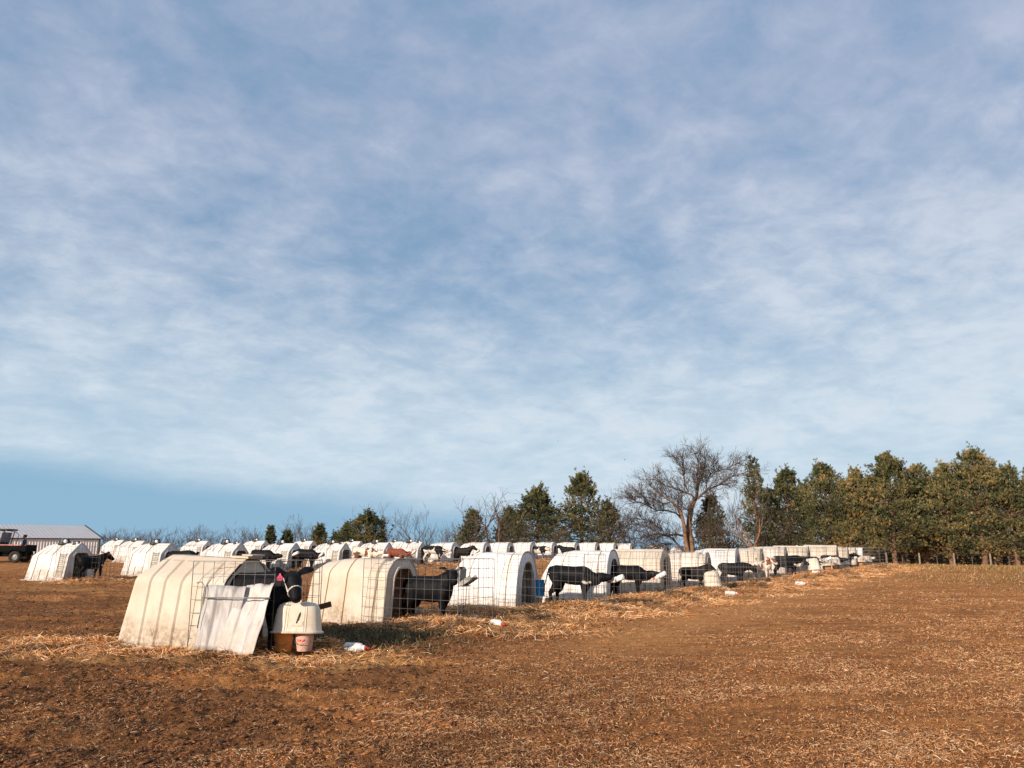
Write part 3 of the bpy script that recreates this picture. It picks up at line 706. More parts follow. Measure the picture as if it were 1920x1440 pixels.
def hutch_meshes(kind, Lh, W_):
    key = (kind, Lh, W_)
    if key in HMESH: return HMESH[key]
    pr = profile(kind, W_); n = len(pr); mb = MB(); H = max(z for y, z in pr)
    if kind == 'ribbed':
        st = [(0, 0, 0), (.10, 0, 0), (.16, .026, 0)]
        for a, b in ((.16, .50), (.62, .80), (.92, 1.12), (1.24, 1.62), (1.74, 2.06)):
            st += [(a+.0, .026, 0), (b, .026, 0), (b+.028, 0, 0), (b+.085, 0, 0), (b+.11, .026, 0)]
        st = sorted(set(st)); st = [s_ for s_ in st if s_[0] < Lh-.05]+[(Lh-.05, .03, 0), (Lh, .045, 0)]
    elif kind == 'smooth':
        st = [(0, 0, 0)]
        for g in (.55, 1.10): st += [(g-.018, 0, 0), (g-.006, -.02, 1), (g+.006, -.02, 1), (g+.018, 0, 1)]
        st += [(1.6, 0, 0), (Lh-.30, 0, 0), (Lh-.27, -.05, 0), (Lh-.10, -.05, 0), (Lh-.07, 0, 0), (Lh, .0, 0)]
    elif kind == 'barrel':
        st = [(0, 0, 0), (.3, 0, 0), (.62, 0, 0), (.635, -.018, 1), (.65, 0, 1), (.9, .0, 0), (1.2, 0, 0), (Lh-.32, 0, 0), (Lh-.305, -.015, 1), (Lh-.29, 0, 1), (Lh-.05, 0, 0), (Lh-.03, .035, 0), (Lh, .035, 0)]
    elif kind == 'gabled':
        st = [(0, 0, 0), (.10, 0, 0)]
        for g in (.42, .84, 1.30): st += [(g-.03, 0, 0), (g-.015, -.022, 1), (g+.015, -.022, 1), (g+.03, 0, 1)]
        st += [(1.5, 0, 0), (Lh-.02, .0, 0), (Lh, .02, 0)]
    else:
        st = [(0, 0, 0), (.12, .0, 0)]
        for g in (.5, .95, 1.4): st += [(g-.025, 0, 0), (g-.01, -.018, 1), (g+.01, -.018, 1), (g+.025, 0, 1)]
        st += [(Lh-.30, 0, 0), (Lh-.27, .03, 0), (Lh-.05, .03, 0), (Lh, .0, 0)]
    rs = {'ribbed': .46, 'smooth': .34, 'barrel': .42, 'gabled': .46, 'domed': .40}[kind]
    fs = {'ribbed': .02, 'smooth': .03, 'barrel': .0, 'gabled': .0, 'domed': .04}[kind]
    ev = {'ribbed': 1.03, 'smooth': 1.08, 'barrel': .62, 'gabled': .96, 'domed': 1.0}[kind]; lf = {'barrel': .16}.get(kind, .34)
    def ring(x, off):
        o = []; w = max(0, 1-x/(Lh*(.26 if kind == 'ribbed' else .42))); wf = max(0, (x-Lh*.7)/(Lh*.3))
        for i, (y, z) in enumerate(pr):
            a = Vector(pr[max(0, i-1)]); b = Vector(pr[min(n-1, i+1)]); t = (b-a).normalized(); nm = Vector((-t.y, t.x))
            if nm.x*y+nm.y*(z-.5) < 0: nm = -nm
            f = 1.0
            if kind == 'ribbed' and z < .97: off_ = off+.016
            else: off_ = off
            if kind == 'ribbed' and z > H-.09: f = .25      # ribs run out on the crown
            if kind in ('gabled', 'barrel', 'domed') and off > 0: f = 1
            yy, zz = y+nm.x*off_*f, max(0.0, z+nm.y*off_*f)
            # rear end leans in, its sides pinch a little
            k = z/H; kr = lf*z/ev if z < ev else lf+(1-lf)*(z-ev)/(H-ev)
            yy *= 1-.10*w*(1-.3*k)
            zz *= 1-.06*w*k*(kind != 'ribbed')
            o.append((x-Lh/2+rs*w*kr-fs*wf*k, yy, zz))
        return o
    b0 = 0; prev = None
    for x, off, mi in st:
        b = len(mb.v); mb.v += ring(x, off)
        if prev is not None:
            for i in range(n-1): mb.f.append((prev+i, prev+i+1, b+i+1, b+i)); mb.m.append(mi)
        prev = b
    # rear wall with a shallow recessed panel
    r0 = ring(0, 0); cy = sum(p[1] for p in r0)/n; b = len(mb.v)
    inner = [(p[0]+.0, p[1]*.80, .08+p[2]*.82) for p in r0]; inner = [(p[0]+rs*(q[2]-p[2])/H if False else p[0], q[1], q[2]) for p, q in zip(r0, inner)]
    mb.v += inner; b2 = len(mb.v); mb.v += [(p[0]+.025, p[1]*.95, p[2]) for p in inner]
    for i in range(n-1):
        mb.f.append((i+1, i, b+i, b+i+1)); mb.m.append(0); mb.f.append((b+i+1, b+i, b2+i, b2+i+1)); mb.m.append(0)
    mb.f.append((0, n-1, b+n-1, b)); mb.m.append(0); mb.f.append((b, b+n-1, b2+n-1, b2)); mb.m.append(0)
    mb.f.append(tuple(b2+i for i in range(n))); mb.m.append(0)
    # foot flange all along the base
    fl = MB()
    for s_ in (-1, 1):
        fl.box((0, s_*(W_/2+.03), .022), (Lh+.06, .09, .035), m=0)
    fl.box((-Lh/2-.03, 0, .022), (.09, W_*.9, .035)); mb.add(fl.v, fl.f)
    shell = mb.mesh('shell'); smooth_angle(shell, {'ribbed': 18, 'gabled': 14}.get(kind, 32))
    shell = bake(shell, [('SOLIDIFY', dict(thickness=.012, offset=-1))], 'hutch_shell')
    # front wall: ring between outline and doorway, with a moulded frame
    fr = MB(); op = opening(kind); out_ = [(p[1]*.985, p[2]*.99) for p in ring(Lh, 0)]; xf = Lh/2-.015
    A = [(Lh/2-.012-fs*q[1]/H, q[0], q[1]) for q in out_]
    lip = .07 if kind == 'gabled' else .035
    grow = 1.22 if kind == 'gabled' else 1.14
    B = [(xf-.02, q[0]*grow, q[1]*1.05) for q in op]; Cc = [(xf+lip, q[0]*(grow-.05), q[1]*1.035) for q in op]; D = [(xf+lip, q[0], q[1]) for q in op]; E = [(xf-.07, q[0], q[1]) for q in op]
    bs = []
    for rr_ in (A, B, Cc, D, E): bs.append(len(fr.v)); fr.v += rr_
    for p, q in zip(bs[:-1], bs[1:]):
        for i in range(n-1): fr.f.append((p+i, p+i+1, q+i+1, q+i)); fr.m.append(0)
    front = fr.mesh('front'); smooth_angle(front, 30)
    front = bake(front, [('SOLIDIFY', dict(thickness=.01, offset=-1))], 'hutch_front')
    HMESH[key] = (shell, front); return HMESH[key]
# small fittings, shared meshes
def fit_vent_cap():
    m = MB(); m.lathe([(.0, .0), (.20, 0), (.17, .05), (.135, .14), (.14, .17), (.10, .185), (0, .185)], 16); return m.mesh('vent_cap', [M['blackcap']], True)
def fit_knob():
    m = MB(); m.ball((0, 0, 0), .058, 12); return m.mesh('vent_knob', [M['knob']], True)
FIT = dict(cap=fit_vent_cap(), knob=fit_knob())
def side_panel(W_):
    """lift-off side panel and slatted side vent of the gabled hutch, on the sloping wall"""
    def wall(x, z, o):  # point on the -y wall
        h = W_/2; y = -(h-(h*.14)*z/.5) if z < .5 else -(h*.86-(h*.10)*(z-.5)/.5)
        return (x, y-o, z)
    p = MB(); a = [wall(x, z, o) for z in (.42, .52, .98) for x in (-.30, .22) for o in (.004, .022)]
    # grid rows of z, columns of x, two offsets
    def vi(r, c_, o): return (r*2+c_)*2+o
    fs = []
    for r in range(2):
        fs += [(vi(r, 0, 1), vi(r, 1, 1), vi(r+1, 1, 1), vi(r+1, 0, 1)), (vi(r, 0, 0), vi(r, 0, 1), vi(r+1, 0, 1), vi(r+1, 0, 0)), (vi(r, 1, 1), vi(r, 1, 0), vi(r+1, 1, 0), vi(r+1, 1, 1))]
    fs += [(vi(0, 0, 0), vi(0, 1, 0), vi(0, 1, 1), vi(0, 0, 1)), (vi(2, 0, 1), vi(2, 1, 1), vi(2, 1, 0), vi(2, 0, 0))]
    p.add(a, fs)
    v_ = MB()
    for k in range(11):
        z = .26+k*.072; q = wall(.80, z, .012); v_.box(q, (.30, .03, .034), rot=Matrix.Rotation(R(35), 3, 'X'))
    for x in (.64, .96):
        q0, q1 = wall(x, .2, .01), wall(x, 1.04, .01); v_.tube([q0, q1], .016, 4)
    return p.mesh('side_door'), v_.mesh('side_vent', [M['vent']])
SIDE = {}
HROOTS = {}
ORD = ['first', 'second', 'third', 'fourth', 'fifth', 'sixth', 'seventh', 'eighth', 'ninth', 'tenth', 'eleventh', 'twelfth', 'thirteenth', 'fourteenth', 'fifteenth', 'sixteenth', 'seventeenth', 'eighteenth', 'nineteenth', 'twentieth']
LAB1 = ['ribbed cream calf hutch nearest the camera with a grey sheet leaning on its pen', 'smooth cream calf hutch with two brown grooves, beside the white plastic bottle lying on straw',
 'round white calf hutch left of the blue barrel, grey trough hanging at its rear', 'round white calf hutch just right of the blue barrel, behind the drinking black calf',
 'ribbed cream calf hutch behind the calf sucking an upturned bottle', 'smooth cream calf hutch with orange lit doorway behind the brownish black calf',
 'white calf hutch in front of the trunk of the big bare tree', 'cream calf hutch behind the black calf with its head lowered',
 'cream calf hutch just behind the brown and white calf', 'ribbed cream calf hutch behind the long black calf, below the small white ball', 'ribbed cream calf hutch fourth from the right end of the front row',
 'cream calf hutch third from the right end of the front row', 'cream calf hutch second from the right end of the front row', 'white calf hutch at the far right end of the front row under the pines']
def ground_tilt(x, y, a, d=.9):
    c, s_ = math.cos(a), math.sin(a)
    z1, z0 = tz(x+c*d, y+s_*d), tz(x-c*d, y-s_*d); return math.atan2(z1-z0, 2*d)
for h in ROWS:
    kind = h['kind']; shell, front = hutch_meshes(kind, h['L'], h['W'])
    key = kind
    if h['row'] == 'front': lab = LAB1[h['i']]; grp = 'calf hutches in the front row'
    elif h['row'] == 'middle':
        lab = f"{'white gabled' if kind == 'gabled' else 'white domed'} calf hutch, {ORD[h['i']]} from the left in the middle row"; grp = 'calf hutches in the middle row'
        if h['i'] == 0: lab = 'white gabled calf hutch standing alone at left in front of the metal barn'
    else:
        lab = f"small far white gabled calf hutch, {ORD[h['i']]} from the left in the back row"; grp = 'calf hutches in the back row'
        if h['i'] == 6: lab = 'smallest white calf hutch at far left below the bare saplings'
    z = tz(h['x'], h['y'])
    root = empty('calf_hutch', (h['x'], h['y'], z-.03), 0, lab, 'calf hutch', grp)
    tilt = -ground_tilt(h['x'], h['y'], h['a'])+random.uniform(-.006, .006)
    if h['row'] == 'front' and h['i'] == 0: tilt += R(1.6)
    root.rotation_euler = Matrix.Rotation(h['a'], 3, 'Z').to_4x4().to_euler() if False else (Matrix.Rotation(h['a'], 3, 'Z')@Matrix.Rotation(tilt, 3, 'Y')@Matrix.Rotation(random.uniform(-.012, .012), 3, 'X')).to_euler()
    root.scale = (h['s'],)*3
    mt = M['cream'] if kind in ('ribbed', 'smooth') else (M['white'] if kind in ('barrel', 'domed') else M['whited'])
    if h['row'] == 'front' and h['i'] in (5, 8): mt = M['cream2']
    o = bpy.data.objects.new('shell', shell); COL.objects.link(o); o.parent = root
    if not shell.materials: shell.materials.append(mt); shell.materials.append(M['groove'])
    o.material_slots[0].link = 'OBJECT'; o.material_slots[0].material = mt
    o = bpy.data.objects.new('front_wall', front); COL.objects.link(o); o.parent = root
    if not front.materials: front.materials.append(mt)
    o.material_slots[0].link = 'OBJECT'; o.material_slots[0].material = mt
    if kind == 'gabled':
        if h['W'] not in SIDE: SIDE[h['W']] = side_panel(h['W'])
        sd, sv = SIDE[h['W']]
        if not sd.materials: sd.materials.append(M['white'])
        o = bpy.data.objects.new('side_door', sd); COL.objects.link(o); o.parent = root
        o = bpy.data.objects.new('side_vent', sv); COL.objects.link(o); o.parent = root
        for cx in ((.12,) if h['i'] % 2 else (.12, .78)):
            if cx > .5 and h['row'] != 'middle': continue
            o = bpy.data.objects.new('vent_cap', FIT['cap']); COL.objects.link(o); o.parent = root; o.location = (cx, 0, 1.35); o.scale = (1.25 if cx < .5 else .75,)*3
            k = bpy.data.objects.new('knob', FIT['knob']); COL.objects.link(k); k.parent = o; k.location = (.17, -.10, .10)
    if kind == 'domed':
        m = MB()
        for k in range(5): m.tube([(-.25+k*.11, -.05, 1.36), (-.25+k*.11, -.05, 1.40), (-.19+k*.11, -.05, 1.40), (-.19+k*.11, -.05, 1.36)], .008, 4)
        if 'hnd' not in FIT: FIT['hnd'] = m.mesh('top_handles', [M['steel']])
        o = bpy.data.objects.new('handle', FIT['hnd']); COL.objects.link(o); o.parent = root
    if kind == 'barrel' and h['i'] < 7:
        if 'holes' not in FIT:
            m = MB(); m.lathe([(0, .012), (.020, .012), (.024, 0)], 8); FIT['holes'] = m.mesh('vent_hole', [M['blackcap']])
        for k in range(5):
            o = bpy.data.objects.new('vent_hole', FIT['holes']); COL.objects.link(o); o.parent = root; o.location = (-.45+k*.21, -.185, 1.285); o.rotation_euler = (R(34), 0, 0)
    HROOTS[(h['row'], h['i'])] = root
# details of the nearest hutches
r1 = HROOTS[('front', 0)]
m = MB(); m.box((.86, 0, 1.395), (.32, .34, .03)); m.box((.98, 0, 1.43), (.20, .30, .02)); link('vent_hood', m.mesh('vent_hood', [M['cream']]), r1)
m = MB()
for k in range(3):
    m.box((-.72+.0, -.518+.0*k, .86+.028*k), (.075, .006, .016), rot=Matrix.Rotation(R(-6), 3, 'X'))
link('sticker', m.mesh('sticker', [M['sticker']]), r1)
r2 = HROOTS[('front', 1)]
m = MB(); m.tube([(1.02, -.10, 1.30), (1.05, -.10, 1.40), (1.10, -.05, 1.42), (1.13, 0, 1.36), (1.12, .02, 1.28)], .013, 6); link('hook', m.mesh('hook', [M['steel']]), r2)

# ------------------------------------------------------------------ wire pens
def wire_panel(Lp, H, nx, nz, jit=.006, seed=0, th=.0042, n=4):
    rr_ = random.Random(seed); m = MB()
    bow = rr_.uniform(-.03, .03)
    for i in range(nx+1):
        x = Lp*i/nx; j = rr_.uniform(-jit, jit)
        m.tube([(x+j, bow*math.sin(math.pi*i/nx)+rr_.uniform(-jit, jit), 0), (x, bow*math.sin(math.pi*i/nx), H*.5), (x+rr_.uniform(-jit, jit), bow*math.sin(math.pi*i/nx)+rr_.uniform(-jit, jit), H)], th*(1.5 if i in (0, nx) else 1), n, cap=False)
    for k in range(nz+1):
        z = H*k/nz; pts = [(Lp*i/4, bow*math.sin(math.pi*i/4), z+rr_.uniform(-jit, jit)) for i in range(5)]
        m.tube(pts, th*(1.4 if k in (0, nz) else 1), n, cap=False)
    return m.mesh('wire_panel', [M['wire']])
WP = {}
def pen(h, k):
    global LP
    near = h['y'] < 35; th = .0040 if h['y'] < 22 else .0036 if h['y'] < 32 else .0028
    LP = 1.35 if (h['row'], h['i']) == ('front', 0) else 2.25
    key = (near, k % 2, th, LP)
    if key not in WP:
        WP[key] = (wire_panel(LP, 1.30, 12 if LP > 2 else 8, 7, seed=k, th=th, n=4 if near else 3), wire_panel(1.28, 1.30, 7, 7, seed=k+9, th=th, n=4 if near else 3))
    side, fr = WP[key]
    lab = 'wire mesh pen of the ' + h['lab']
    root = empty('wire_pen', (h['x'], h['y'], tz(*h['pen'])+.01), h['a'], lab[:200], 'wire pen', 'wire mesh pens in front of the hutches')
    x0 = h['L']/2-.50
    for s_ in (-1, 1):
        o = bpy.data.objects.new('wire_panel', side); COL.objects.link(o); o.parent = root; o.location = (x0, s_*.66, 0); o.rotation_euler = (random.uniform(-.03, .03), random.uniform(-.01, .03), random.uniform(-.03, .03))
    if LP < 2: root.children[0].rotation_euler = (0, 0, .17)
    o = bpy.data.objects.new('wire_panel', fr); COL.objects.link(o); o.parent = root; o.location = (x0+LP, .64, 0); o.rotation_euler = (0, 0, -math.pi/2+random.uniform(-.03, .03))
    if LP < 2: o.scale = (.84, 1, 1)
    return root
SHORT1 = ['nearest ribbed hutch', 'smooth cream hutch with brown grooves', 'round white hutch left of the blue barrel', 'round white hutch right of the blue barrel', 'ribbed cream hutch in the middle of the front row',
 'cream hutch with the orange lit doorway', 'white hutch in front of the big bare tree', 'hutch behind the black calf with its head lowered', 'brown and white calf', 'long black calf', 'fourth front hutch from the right end',
 'third front hutch from the right end', 'second front hutch from the right end', 'rightmost front hutch']
PEN = {}
for k, h in enumerate(ROWS):
    if (h['row'], h['i']) == ('front', 13): continue
    if h['row'] == 'front': h['lab'] = SHORT1[h['i']]
    elif h['row'] == 'middle': h['lab'] = f"{ORD[h['i']]} hutch from left in middle row"
    else:
        if h['i'] not in (0, 1, 6): continue
        h['lab'] = f"{ORD[h['i']]} hutch from left in back row" if h['i'] < 6 else 'smallest far left hutch'
    PEN[(h['row'], h['i'])] = pen(h, k)
def pen_pt(key, lx, ly, lz):
    h = next(q for q in ROWS if (q['row'], q['i']) == key); c, s_ = math.cos(h['a']), math.sin(h['a'])
    p = PEN[key].location; return Vector((p.x+c*lx-s_*ly, p.y+s_*lx+c*ly, p.z+lz))

# ------------------------------------------------------------------ calves
def calf_mesh(pose):
    """one continuous body grown from overlapping tapered limbs; x forward, feet at z = 0"""
    m = MB()
    dip = {'stand': 0, 'suck': .07, 'low': .02, 'look': 0, 'alert': 0}[pose]
    def b(x, y, z): return (x, y, z-(x+.0)*dip*1.15+(.02 if dip > .05 else 0))
    m.loft([b(-.53, 0, .72), b(-.50, 0, .72), b(-.42, 0, .715), b(-.28, 0, .69), b(-.10, 0, .665), (b(.08, 0, .66)), b(.22, 0, .675), b(.34, 0, .69), b(.43, 0, .69), b(.49, 0, .68)],
           [(.06, .06), (.12, .14), (.165, .185), (.178, .215), (.185, .240), (.185, .250), (.170, .250), (.145, .225), (.105, .175), (.04, .08)], n=16)
    if pose == 'suck':
        for i, (x_, y_, z_) in enumerate(m.v):
            cz_ = .70-x_*dip*1.15; m.v[i] = (x_, y_*.92, cz_+(z_-cz_)*.84+.015)
    m.loft([b(-.46, 0, .80), b(-.35, 0, .85), b(-.22, 0, .84), b(0, 0, .845), b(.2, 0, .875), b(.31, 0, .875), b(.40, 0, .83)], [(.05, .03), (.085, .035), (.05, .03), (.035, .03), (.035, .035), (.04, .04), (.04, .05)], n=10)
    if pose == 'alert': neck = [(.28, 0, .74), (.37, 0, .82), (.44, 0, .89), (.48, 0, .93)]; head = [(.48, 0, .97), (.58, 0, .93), (.68, 0, .85), (.76, 0, .79), (.78, 0, .775)]
    elif pose == 'stand' or pose == 'look': neck = [(.30, 0, .73), (.41, 0, .80), (.50, 0, .87), (.56, 0, .91)] if pose == 'stand' else [(.28, 0, .72), (.37, 0, .76), (.44, 0, .79), (.49, 0, .81)]; head = [(.55, 0, .95), (.67, 0, .91), (.79, 0, .83), (.89, 0, .765), (.915, 0, .745)] if pose == 'stand' else [(.49, 0, .86), (.59, 0, .81), (.68, 0, .71), (.75, 0, .62), (.77, 0, .595)]
    elif pose == 'suck': neck = [(.28, 0, .67), (.42, 0, .64), (.56, 0, .62), (.66, 0, .63)]; head = [(.62, 0, .675), (.72, 0, .665), (.83, 0, .665), (.92, 0, .675), (.945, 0, .68)]
    else: neck = [(.30, 0, .72), (.45, 0, .76), (.58, 0, .76), (.67, 0, .74)]; head = [(.65, 0, .76), (.75, 0, .70), (.83, 0, .61), (.89, 0, .54), (.905, 0, .52)]
    yaw = {'look': -.70, 'alert': -.95}.get(pose, 0)
    pv = Vector(neck[-1])
    def hr(p): return pv+Matrix.Rotation(yaw, 3, 'Z')@(Vector(p)-pv)
    m.loft(neck, [(.14, .215), (.12, .18), (.10, .145), (.088, .115)], n=12)
    hd = [hr(p) for p in head]; sd = Matrix.Rotation(yaw, 3, 'Z')@Vector((0, 1, 0))
    m.loft(hd, [(.086, .092), (.104, .112), (.074, .084), (.064, .064), (.038, .040)], side=sd, n=12)
    d = (hd[3]-hd[0]).normalized(); up = d.cross(sd)*-1
    if up.z < 0: up = -up
    # jaw and brow
    m.loft([hd[0]-up*.05, hd[1]-up*.06, hd[2]-up*.045, hd[3]-up*.03], [(.045, .04), (.05, .035), (.038, .028), (.03, .022)], side=sd, n=8)
    ears = []
    for s_ in (-1, 1):
        e0 = hd[0]+sd*s_*.06+up*.035; e1 = e0+sd*s_*.11+up*.045-d*.03; e2 = e0+sd*s_*.205+up*.035-d*.05
        m.loft([e0, (e0+e1)/2, e1, (e1+e2)/2, e2], [(.028, .022), (.055, .018), (.068, .016), (.056, .015), (.016, .013)], side=d, n=10)
        ears.append(e1)
    for s_, ph in ((-1, 0.03), (1, -.05)):
        y = s_*.10
        z0 = -dip*.34
        m.loft([(.34, y*.95, .70+z0), (.33, y*1.15, .58+z0), (.31, y*1.1, .46+z0), (.30+ph, y*1.05, .30), (.305+ph, y*1.05, .26), (.30+ph, y*1.05, .10), (.315+ph, y*1.05, .065), (.335+ph, y*1.05, .035), (.34+ph, y*1.05, 0.0)],
               [(.065, .13), (.072, .105), (.058, .075), (.048, .050), (.042, .043), (.034, .035), (.041, .043), (.040, .044), (.042, .050)], side=(0, 1, 0), n=10)
    for s_, ph in ((-1, -.04), (1, .05)):
        y = s_*.105; z0 = dip*.4
        m.loft([(-.38, y*.9, .74+z0), (-.34, y*1.2, .62+z0), (-.32, y*1.2, .50), (-.38+ph, y*1.1, .38), (-.45+ph, y*1.05, .315), (-.445+ph, y*1.05, .27), (-.42+ph, y*1.05, .11), (-.405+ph, y*1.05, .07), (-.385+ph, y*1.05, .035), (-.38+ph, y*1.05, 0)],
               [(.095, .175), (.100, .155), (.080, .115), (.056, .072), (.045, .052), (.040, .043), (.036, .037), (.043, .044), (.041, .044), (.043, .050)], side=(0, 1, 0), n=10)
    sw = .02 if pose != 'suck' else .10
    m.loft([b(-.50, 0, .83), b(-.555, .01, .78), (-.57-sw*.5, .01, .62), (-.57-sw, .02, .46), (-.565-sw*1.2, .02, .34), (-.56-sw*1.2, .02, .27)], [(.026, .026), (.024, .024), (.018, .018), (.018, .018), (.028, .028), (.014, .014)], n=8)
    me = m.mesh('calf_body')
    me = bake(me, [('REMESH', dict(mode='VOXEL', voxel_size=.0165, use_smooth_shade=True)), ('SMOOTH', dict(factor=.5, iterations=4))], 'calf_'+pose)
    me.polygons.foreach_set('use_smooth', [True]*len(me.polygons))
    # hooves
    me.materials.append(M['coat_black']); me.materials.append(M['hoof'])
    cz = np.empty(len(me.polygons)*3); me.polygons.foreach_get('center', cz); cz = cz.reshape(-1, 3)
    me.polygons.foreach_set('material_index', (cz[:, 2] < .05).astype(np.int32))
    eyes = [hd[1]+sd*s_*.072+up*.032-d*.025 for s_ in (-1, 1)]
    # drop to z = 0
    vz = np.empty(len(me.vertices)*3); me.vertices.foreach_get('co', vz); zmin = vz.reshape(-1, 3)[:, 2].min()
    return me, dict(ears=ears, eyes=eyes, head=hd, sd=sd, up=up, d=d, zmin=zmin)
CALF = {p: calf_mesh(p) for p in ('stand', 'look', 'suck', 'low', 'alert')}
mE = MB(); mE.ball((0, 0, 0), .017, 10); EYEM = mE.mesh('eye', [M['eye']], True)
def tagmesh(flip):
    m = MB(); pts = [(-.034, -.045), (.034, -.045), (.044, -.01), (.014, .028), (.010, .052), (-.010, .052), (-.014, .028), (-.044, -.01)]
    v_ = [(x, 0.0015, z) for x, z in pts]+[(x, -.0015, z) for x, z in pts]; n = len(pts)
    m.add(v_, [tuple(range(n)), tuple(range(2*n-1, n-1, -1))]+[(i, n+i, n+(i+1) % n, (i+1) % n) for i in range(n)])
    return m.mesh('ear_tag', [M['gold']])
TAG = tagmesh(0)
def text_mesh(body, size):
    cu = bpy.data.curves.new('t', 'FONT'); cu.body = body; cu.size = size; cu.align_x = 'CENTER'; cu.extrude = .0006
    o = bpy.data.objects.new('t', cu); COL.objects.link(o); dg = bpy.context.evaluated_depsgraph_get(); dg.update()
    me = bpy.data.meshes.new_from_object(o.evaluated_get(dg)); bpy.data.objects.remove(o); return me
def calf(px, Yd, yaw, pose, coatn, label, scale=1.0, eartag=0, eyes=True, xy=None):
    me, A = CALF[pose]
    x, y = xy if xy else (P(px, HOR+40, Yd).x, Yd)
    z = float(gz(np.array([x]), np.array([y]))[0])
    root = empty('calf', (x, y, z-.02), R(yaw), label, 'calf', 'calves standing in the wire pens'); root.scale = (scale,)*3
    o = bpy.data.objects.new('body', me); COL.objects.link(o); o.parent = root
    o.material_slots[0].link = 'OBJECT'; o.material_slots[0].material = M[coatn]
    o.rotation_euler = (0, 0, 0)
    if eyes:
        for e in A['eyes']:
            q = bpy.data.objects.new('eye', EYEM); COL.objects.link(q); q.parent = root; q.location = e
    if eartag:
        q = bpy.data.objects.new('ear_tag', TAG); COL.objects.link(q); q.parent = root
        q.location = A['ears'][0 if eartag < 0 else 1]+Vector((.01, -.03 if eartag < 0 else .03, -.055)); q.rotation_euler = (0, 0, R(8))
        q.scale = (1.1,)*3
        return root, q
    return root, None
# front row, each in front of its own hutch
# the nearest calf: seen behind the leaning sheet and the bucket cover, head turned down to the right
c1, t1 = calf(0, 0, -20, 'look', 'coat_black', 'black calf in a white rope halter with a numbered pink ear tag, nearest the camera', 1.27, 0, True, xy=(-3.86, 12.42))
c2, _ = calf(806, 16.75, -22, 'alert', 'coat_black', 'black calf turning its head to the camera in front of the smooth cream hutch', 1.06, 1)
c3, _ = calf(1072, 20.05, -22, 'suck', 'coat_blackwhite', 'black calf with a white mark, stretching to drink right of the blue barrel', 1.07)
c4, _ = calf(1176, 23.3, -22, 'suck', 'coat_black', 'all black calf sucking the bottle held up at right in front of the ribbed hutch', .99)
c5, _ = calf(1299, 27.6, -28, 'stand', 'coat_blackbrown', 'brownish black calf facing right before the hutch with the orange doorway', 0.86, 1)
c6, _ = calf(1374, 30.6, -20, 'low', 'coat_black', 'black calf with its head lowered, right of the yellow bucket', 0.94)
c7, _ = calf(1430, 34.2, -62, 'stand', 'coat_redwhite', 'brown and white calf facing the camera beside a wooden post', 0.9, -1)
c8, _ = calf(1474, 35.6, -10, 'low', 'coat_blackwhite', 'long black calf right of the brown and white calf, rear end to the left', 1.05)
c9, _ = calf(1519, 41.0, -20, 'suck', 'coat_holstein', 'black and white calf drinking behind the white bucket cover', 0.95)
calf(1560, 46.0, -20, 'suck', 'coat_black', 'black calf third from the right end of the front row', 0.95, eyes=False)
calf(1585, 51.0, -22, 'stand', 'coat_black', 'black calf second from the right end of the front row', 0.95, eyes=False)
calf(1607, 56.0, -20, 'suck', 'coat_blackbrown', 'black calf at the far right end of the front row', 0.9, eyes=False)
# middle row
calf(170, 30.0, 62, 'stand', 'coat_blackwhite', 'black calf with an ear tag outside the lone left hutch', .98, -1)
calf(336, 34.2, -22, 'low', 'coat_black', 'black calf whose back shows above the roof of the nearest ribbed hutch', 1.12)
calf(491, 37.7, -20, 'suck', 'coat_black', 'black calf drinking, left one of the two above the nearest calf', 1.14)
calf(573, 40.7, -22, 'suck', 'coat_black', 'black calf drinking, right one of the two left of the smooth hutch', 1.14)
calf(683, 43.4, -18, 'suck', 'coat_redwhite', 'brown spotted white calf above the roof of the smooth cream hutch', 1.20)
calf(742, 46.8, -18, 'suck', 'coat_red', 'red brown calf above the roof of the smooth cream hutch', 1.15)
calf(813, 49.6, -18, 'suck', 'coat_holstein', 'black and white calf drinking at the left of the domed hutches', 1.22)
calf(868, 52.8, -20, 'stand', 'coat_blackbrown', 'dark brown calf standing behind the grey trough', 1.10)
calf(1010, 62.0, -18, 'low', 'coat_holstein', 'black and white calf far behind the round white hutch', 1.15, eyes=False)
calf(1064, 65.0, 160, 'stand', 'coat_blackwhite', 'far black calf facing left with a white blaze', 1.1, eyes=False)

# halter of the nearest calf
me, A = CALF['look']; hd, sd, up, d = A['head'], A['sd'], A['up'], A['d']
m = MB()
def around(c, w, h_, n=14):
    return [c+sd*math.cos(2*math.pi*k/n)*w+up*math.sin(2*math.pi*k/n)*h_ for k in range(n+1)]
m.tube(around(hd[2]-up*.01, .078, .090), .008, 5)
m.tube(around(hd[0]+d*.02-up*.01, .092, .105), .008, 5)
for s_ in (-1, 1): m.tube([hd[0]+sd*s_*.092+d*.02, hd[1]+sd*s_*.092-up*.01, hd[2]+sd*s_*.079-up*.015], .008, 5)
link('halter', m.mesh('halter', [M['rope']]), c1)
# its ear tag faces the camera
tg = link('ear_tag', TAG.copy(), c1); tg.location = A['ears'][0]+Vector((.10, -.09, -.075)); tg.rotation_euler = (0, 0, R(20+8)); tg.scale = (.82,)*3
tg['label'] = 'pink ear tag reading 0775'
tx = link('number', text_mesh('0775', .037), tg, [M['tagtext']]); tx.rotation_euler = (math.pi/2, 0, 0); tx.location = (0, -.0022, -.036); tx.scale = (.95, 1.25, 1)
tx = link('number', text_mesh('45', .018), tg, [M['tagtext']]); tx.rotation_euler = (math.pi/2, 0, 0); tx.location = (0, -.0022, .006)

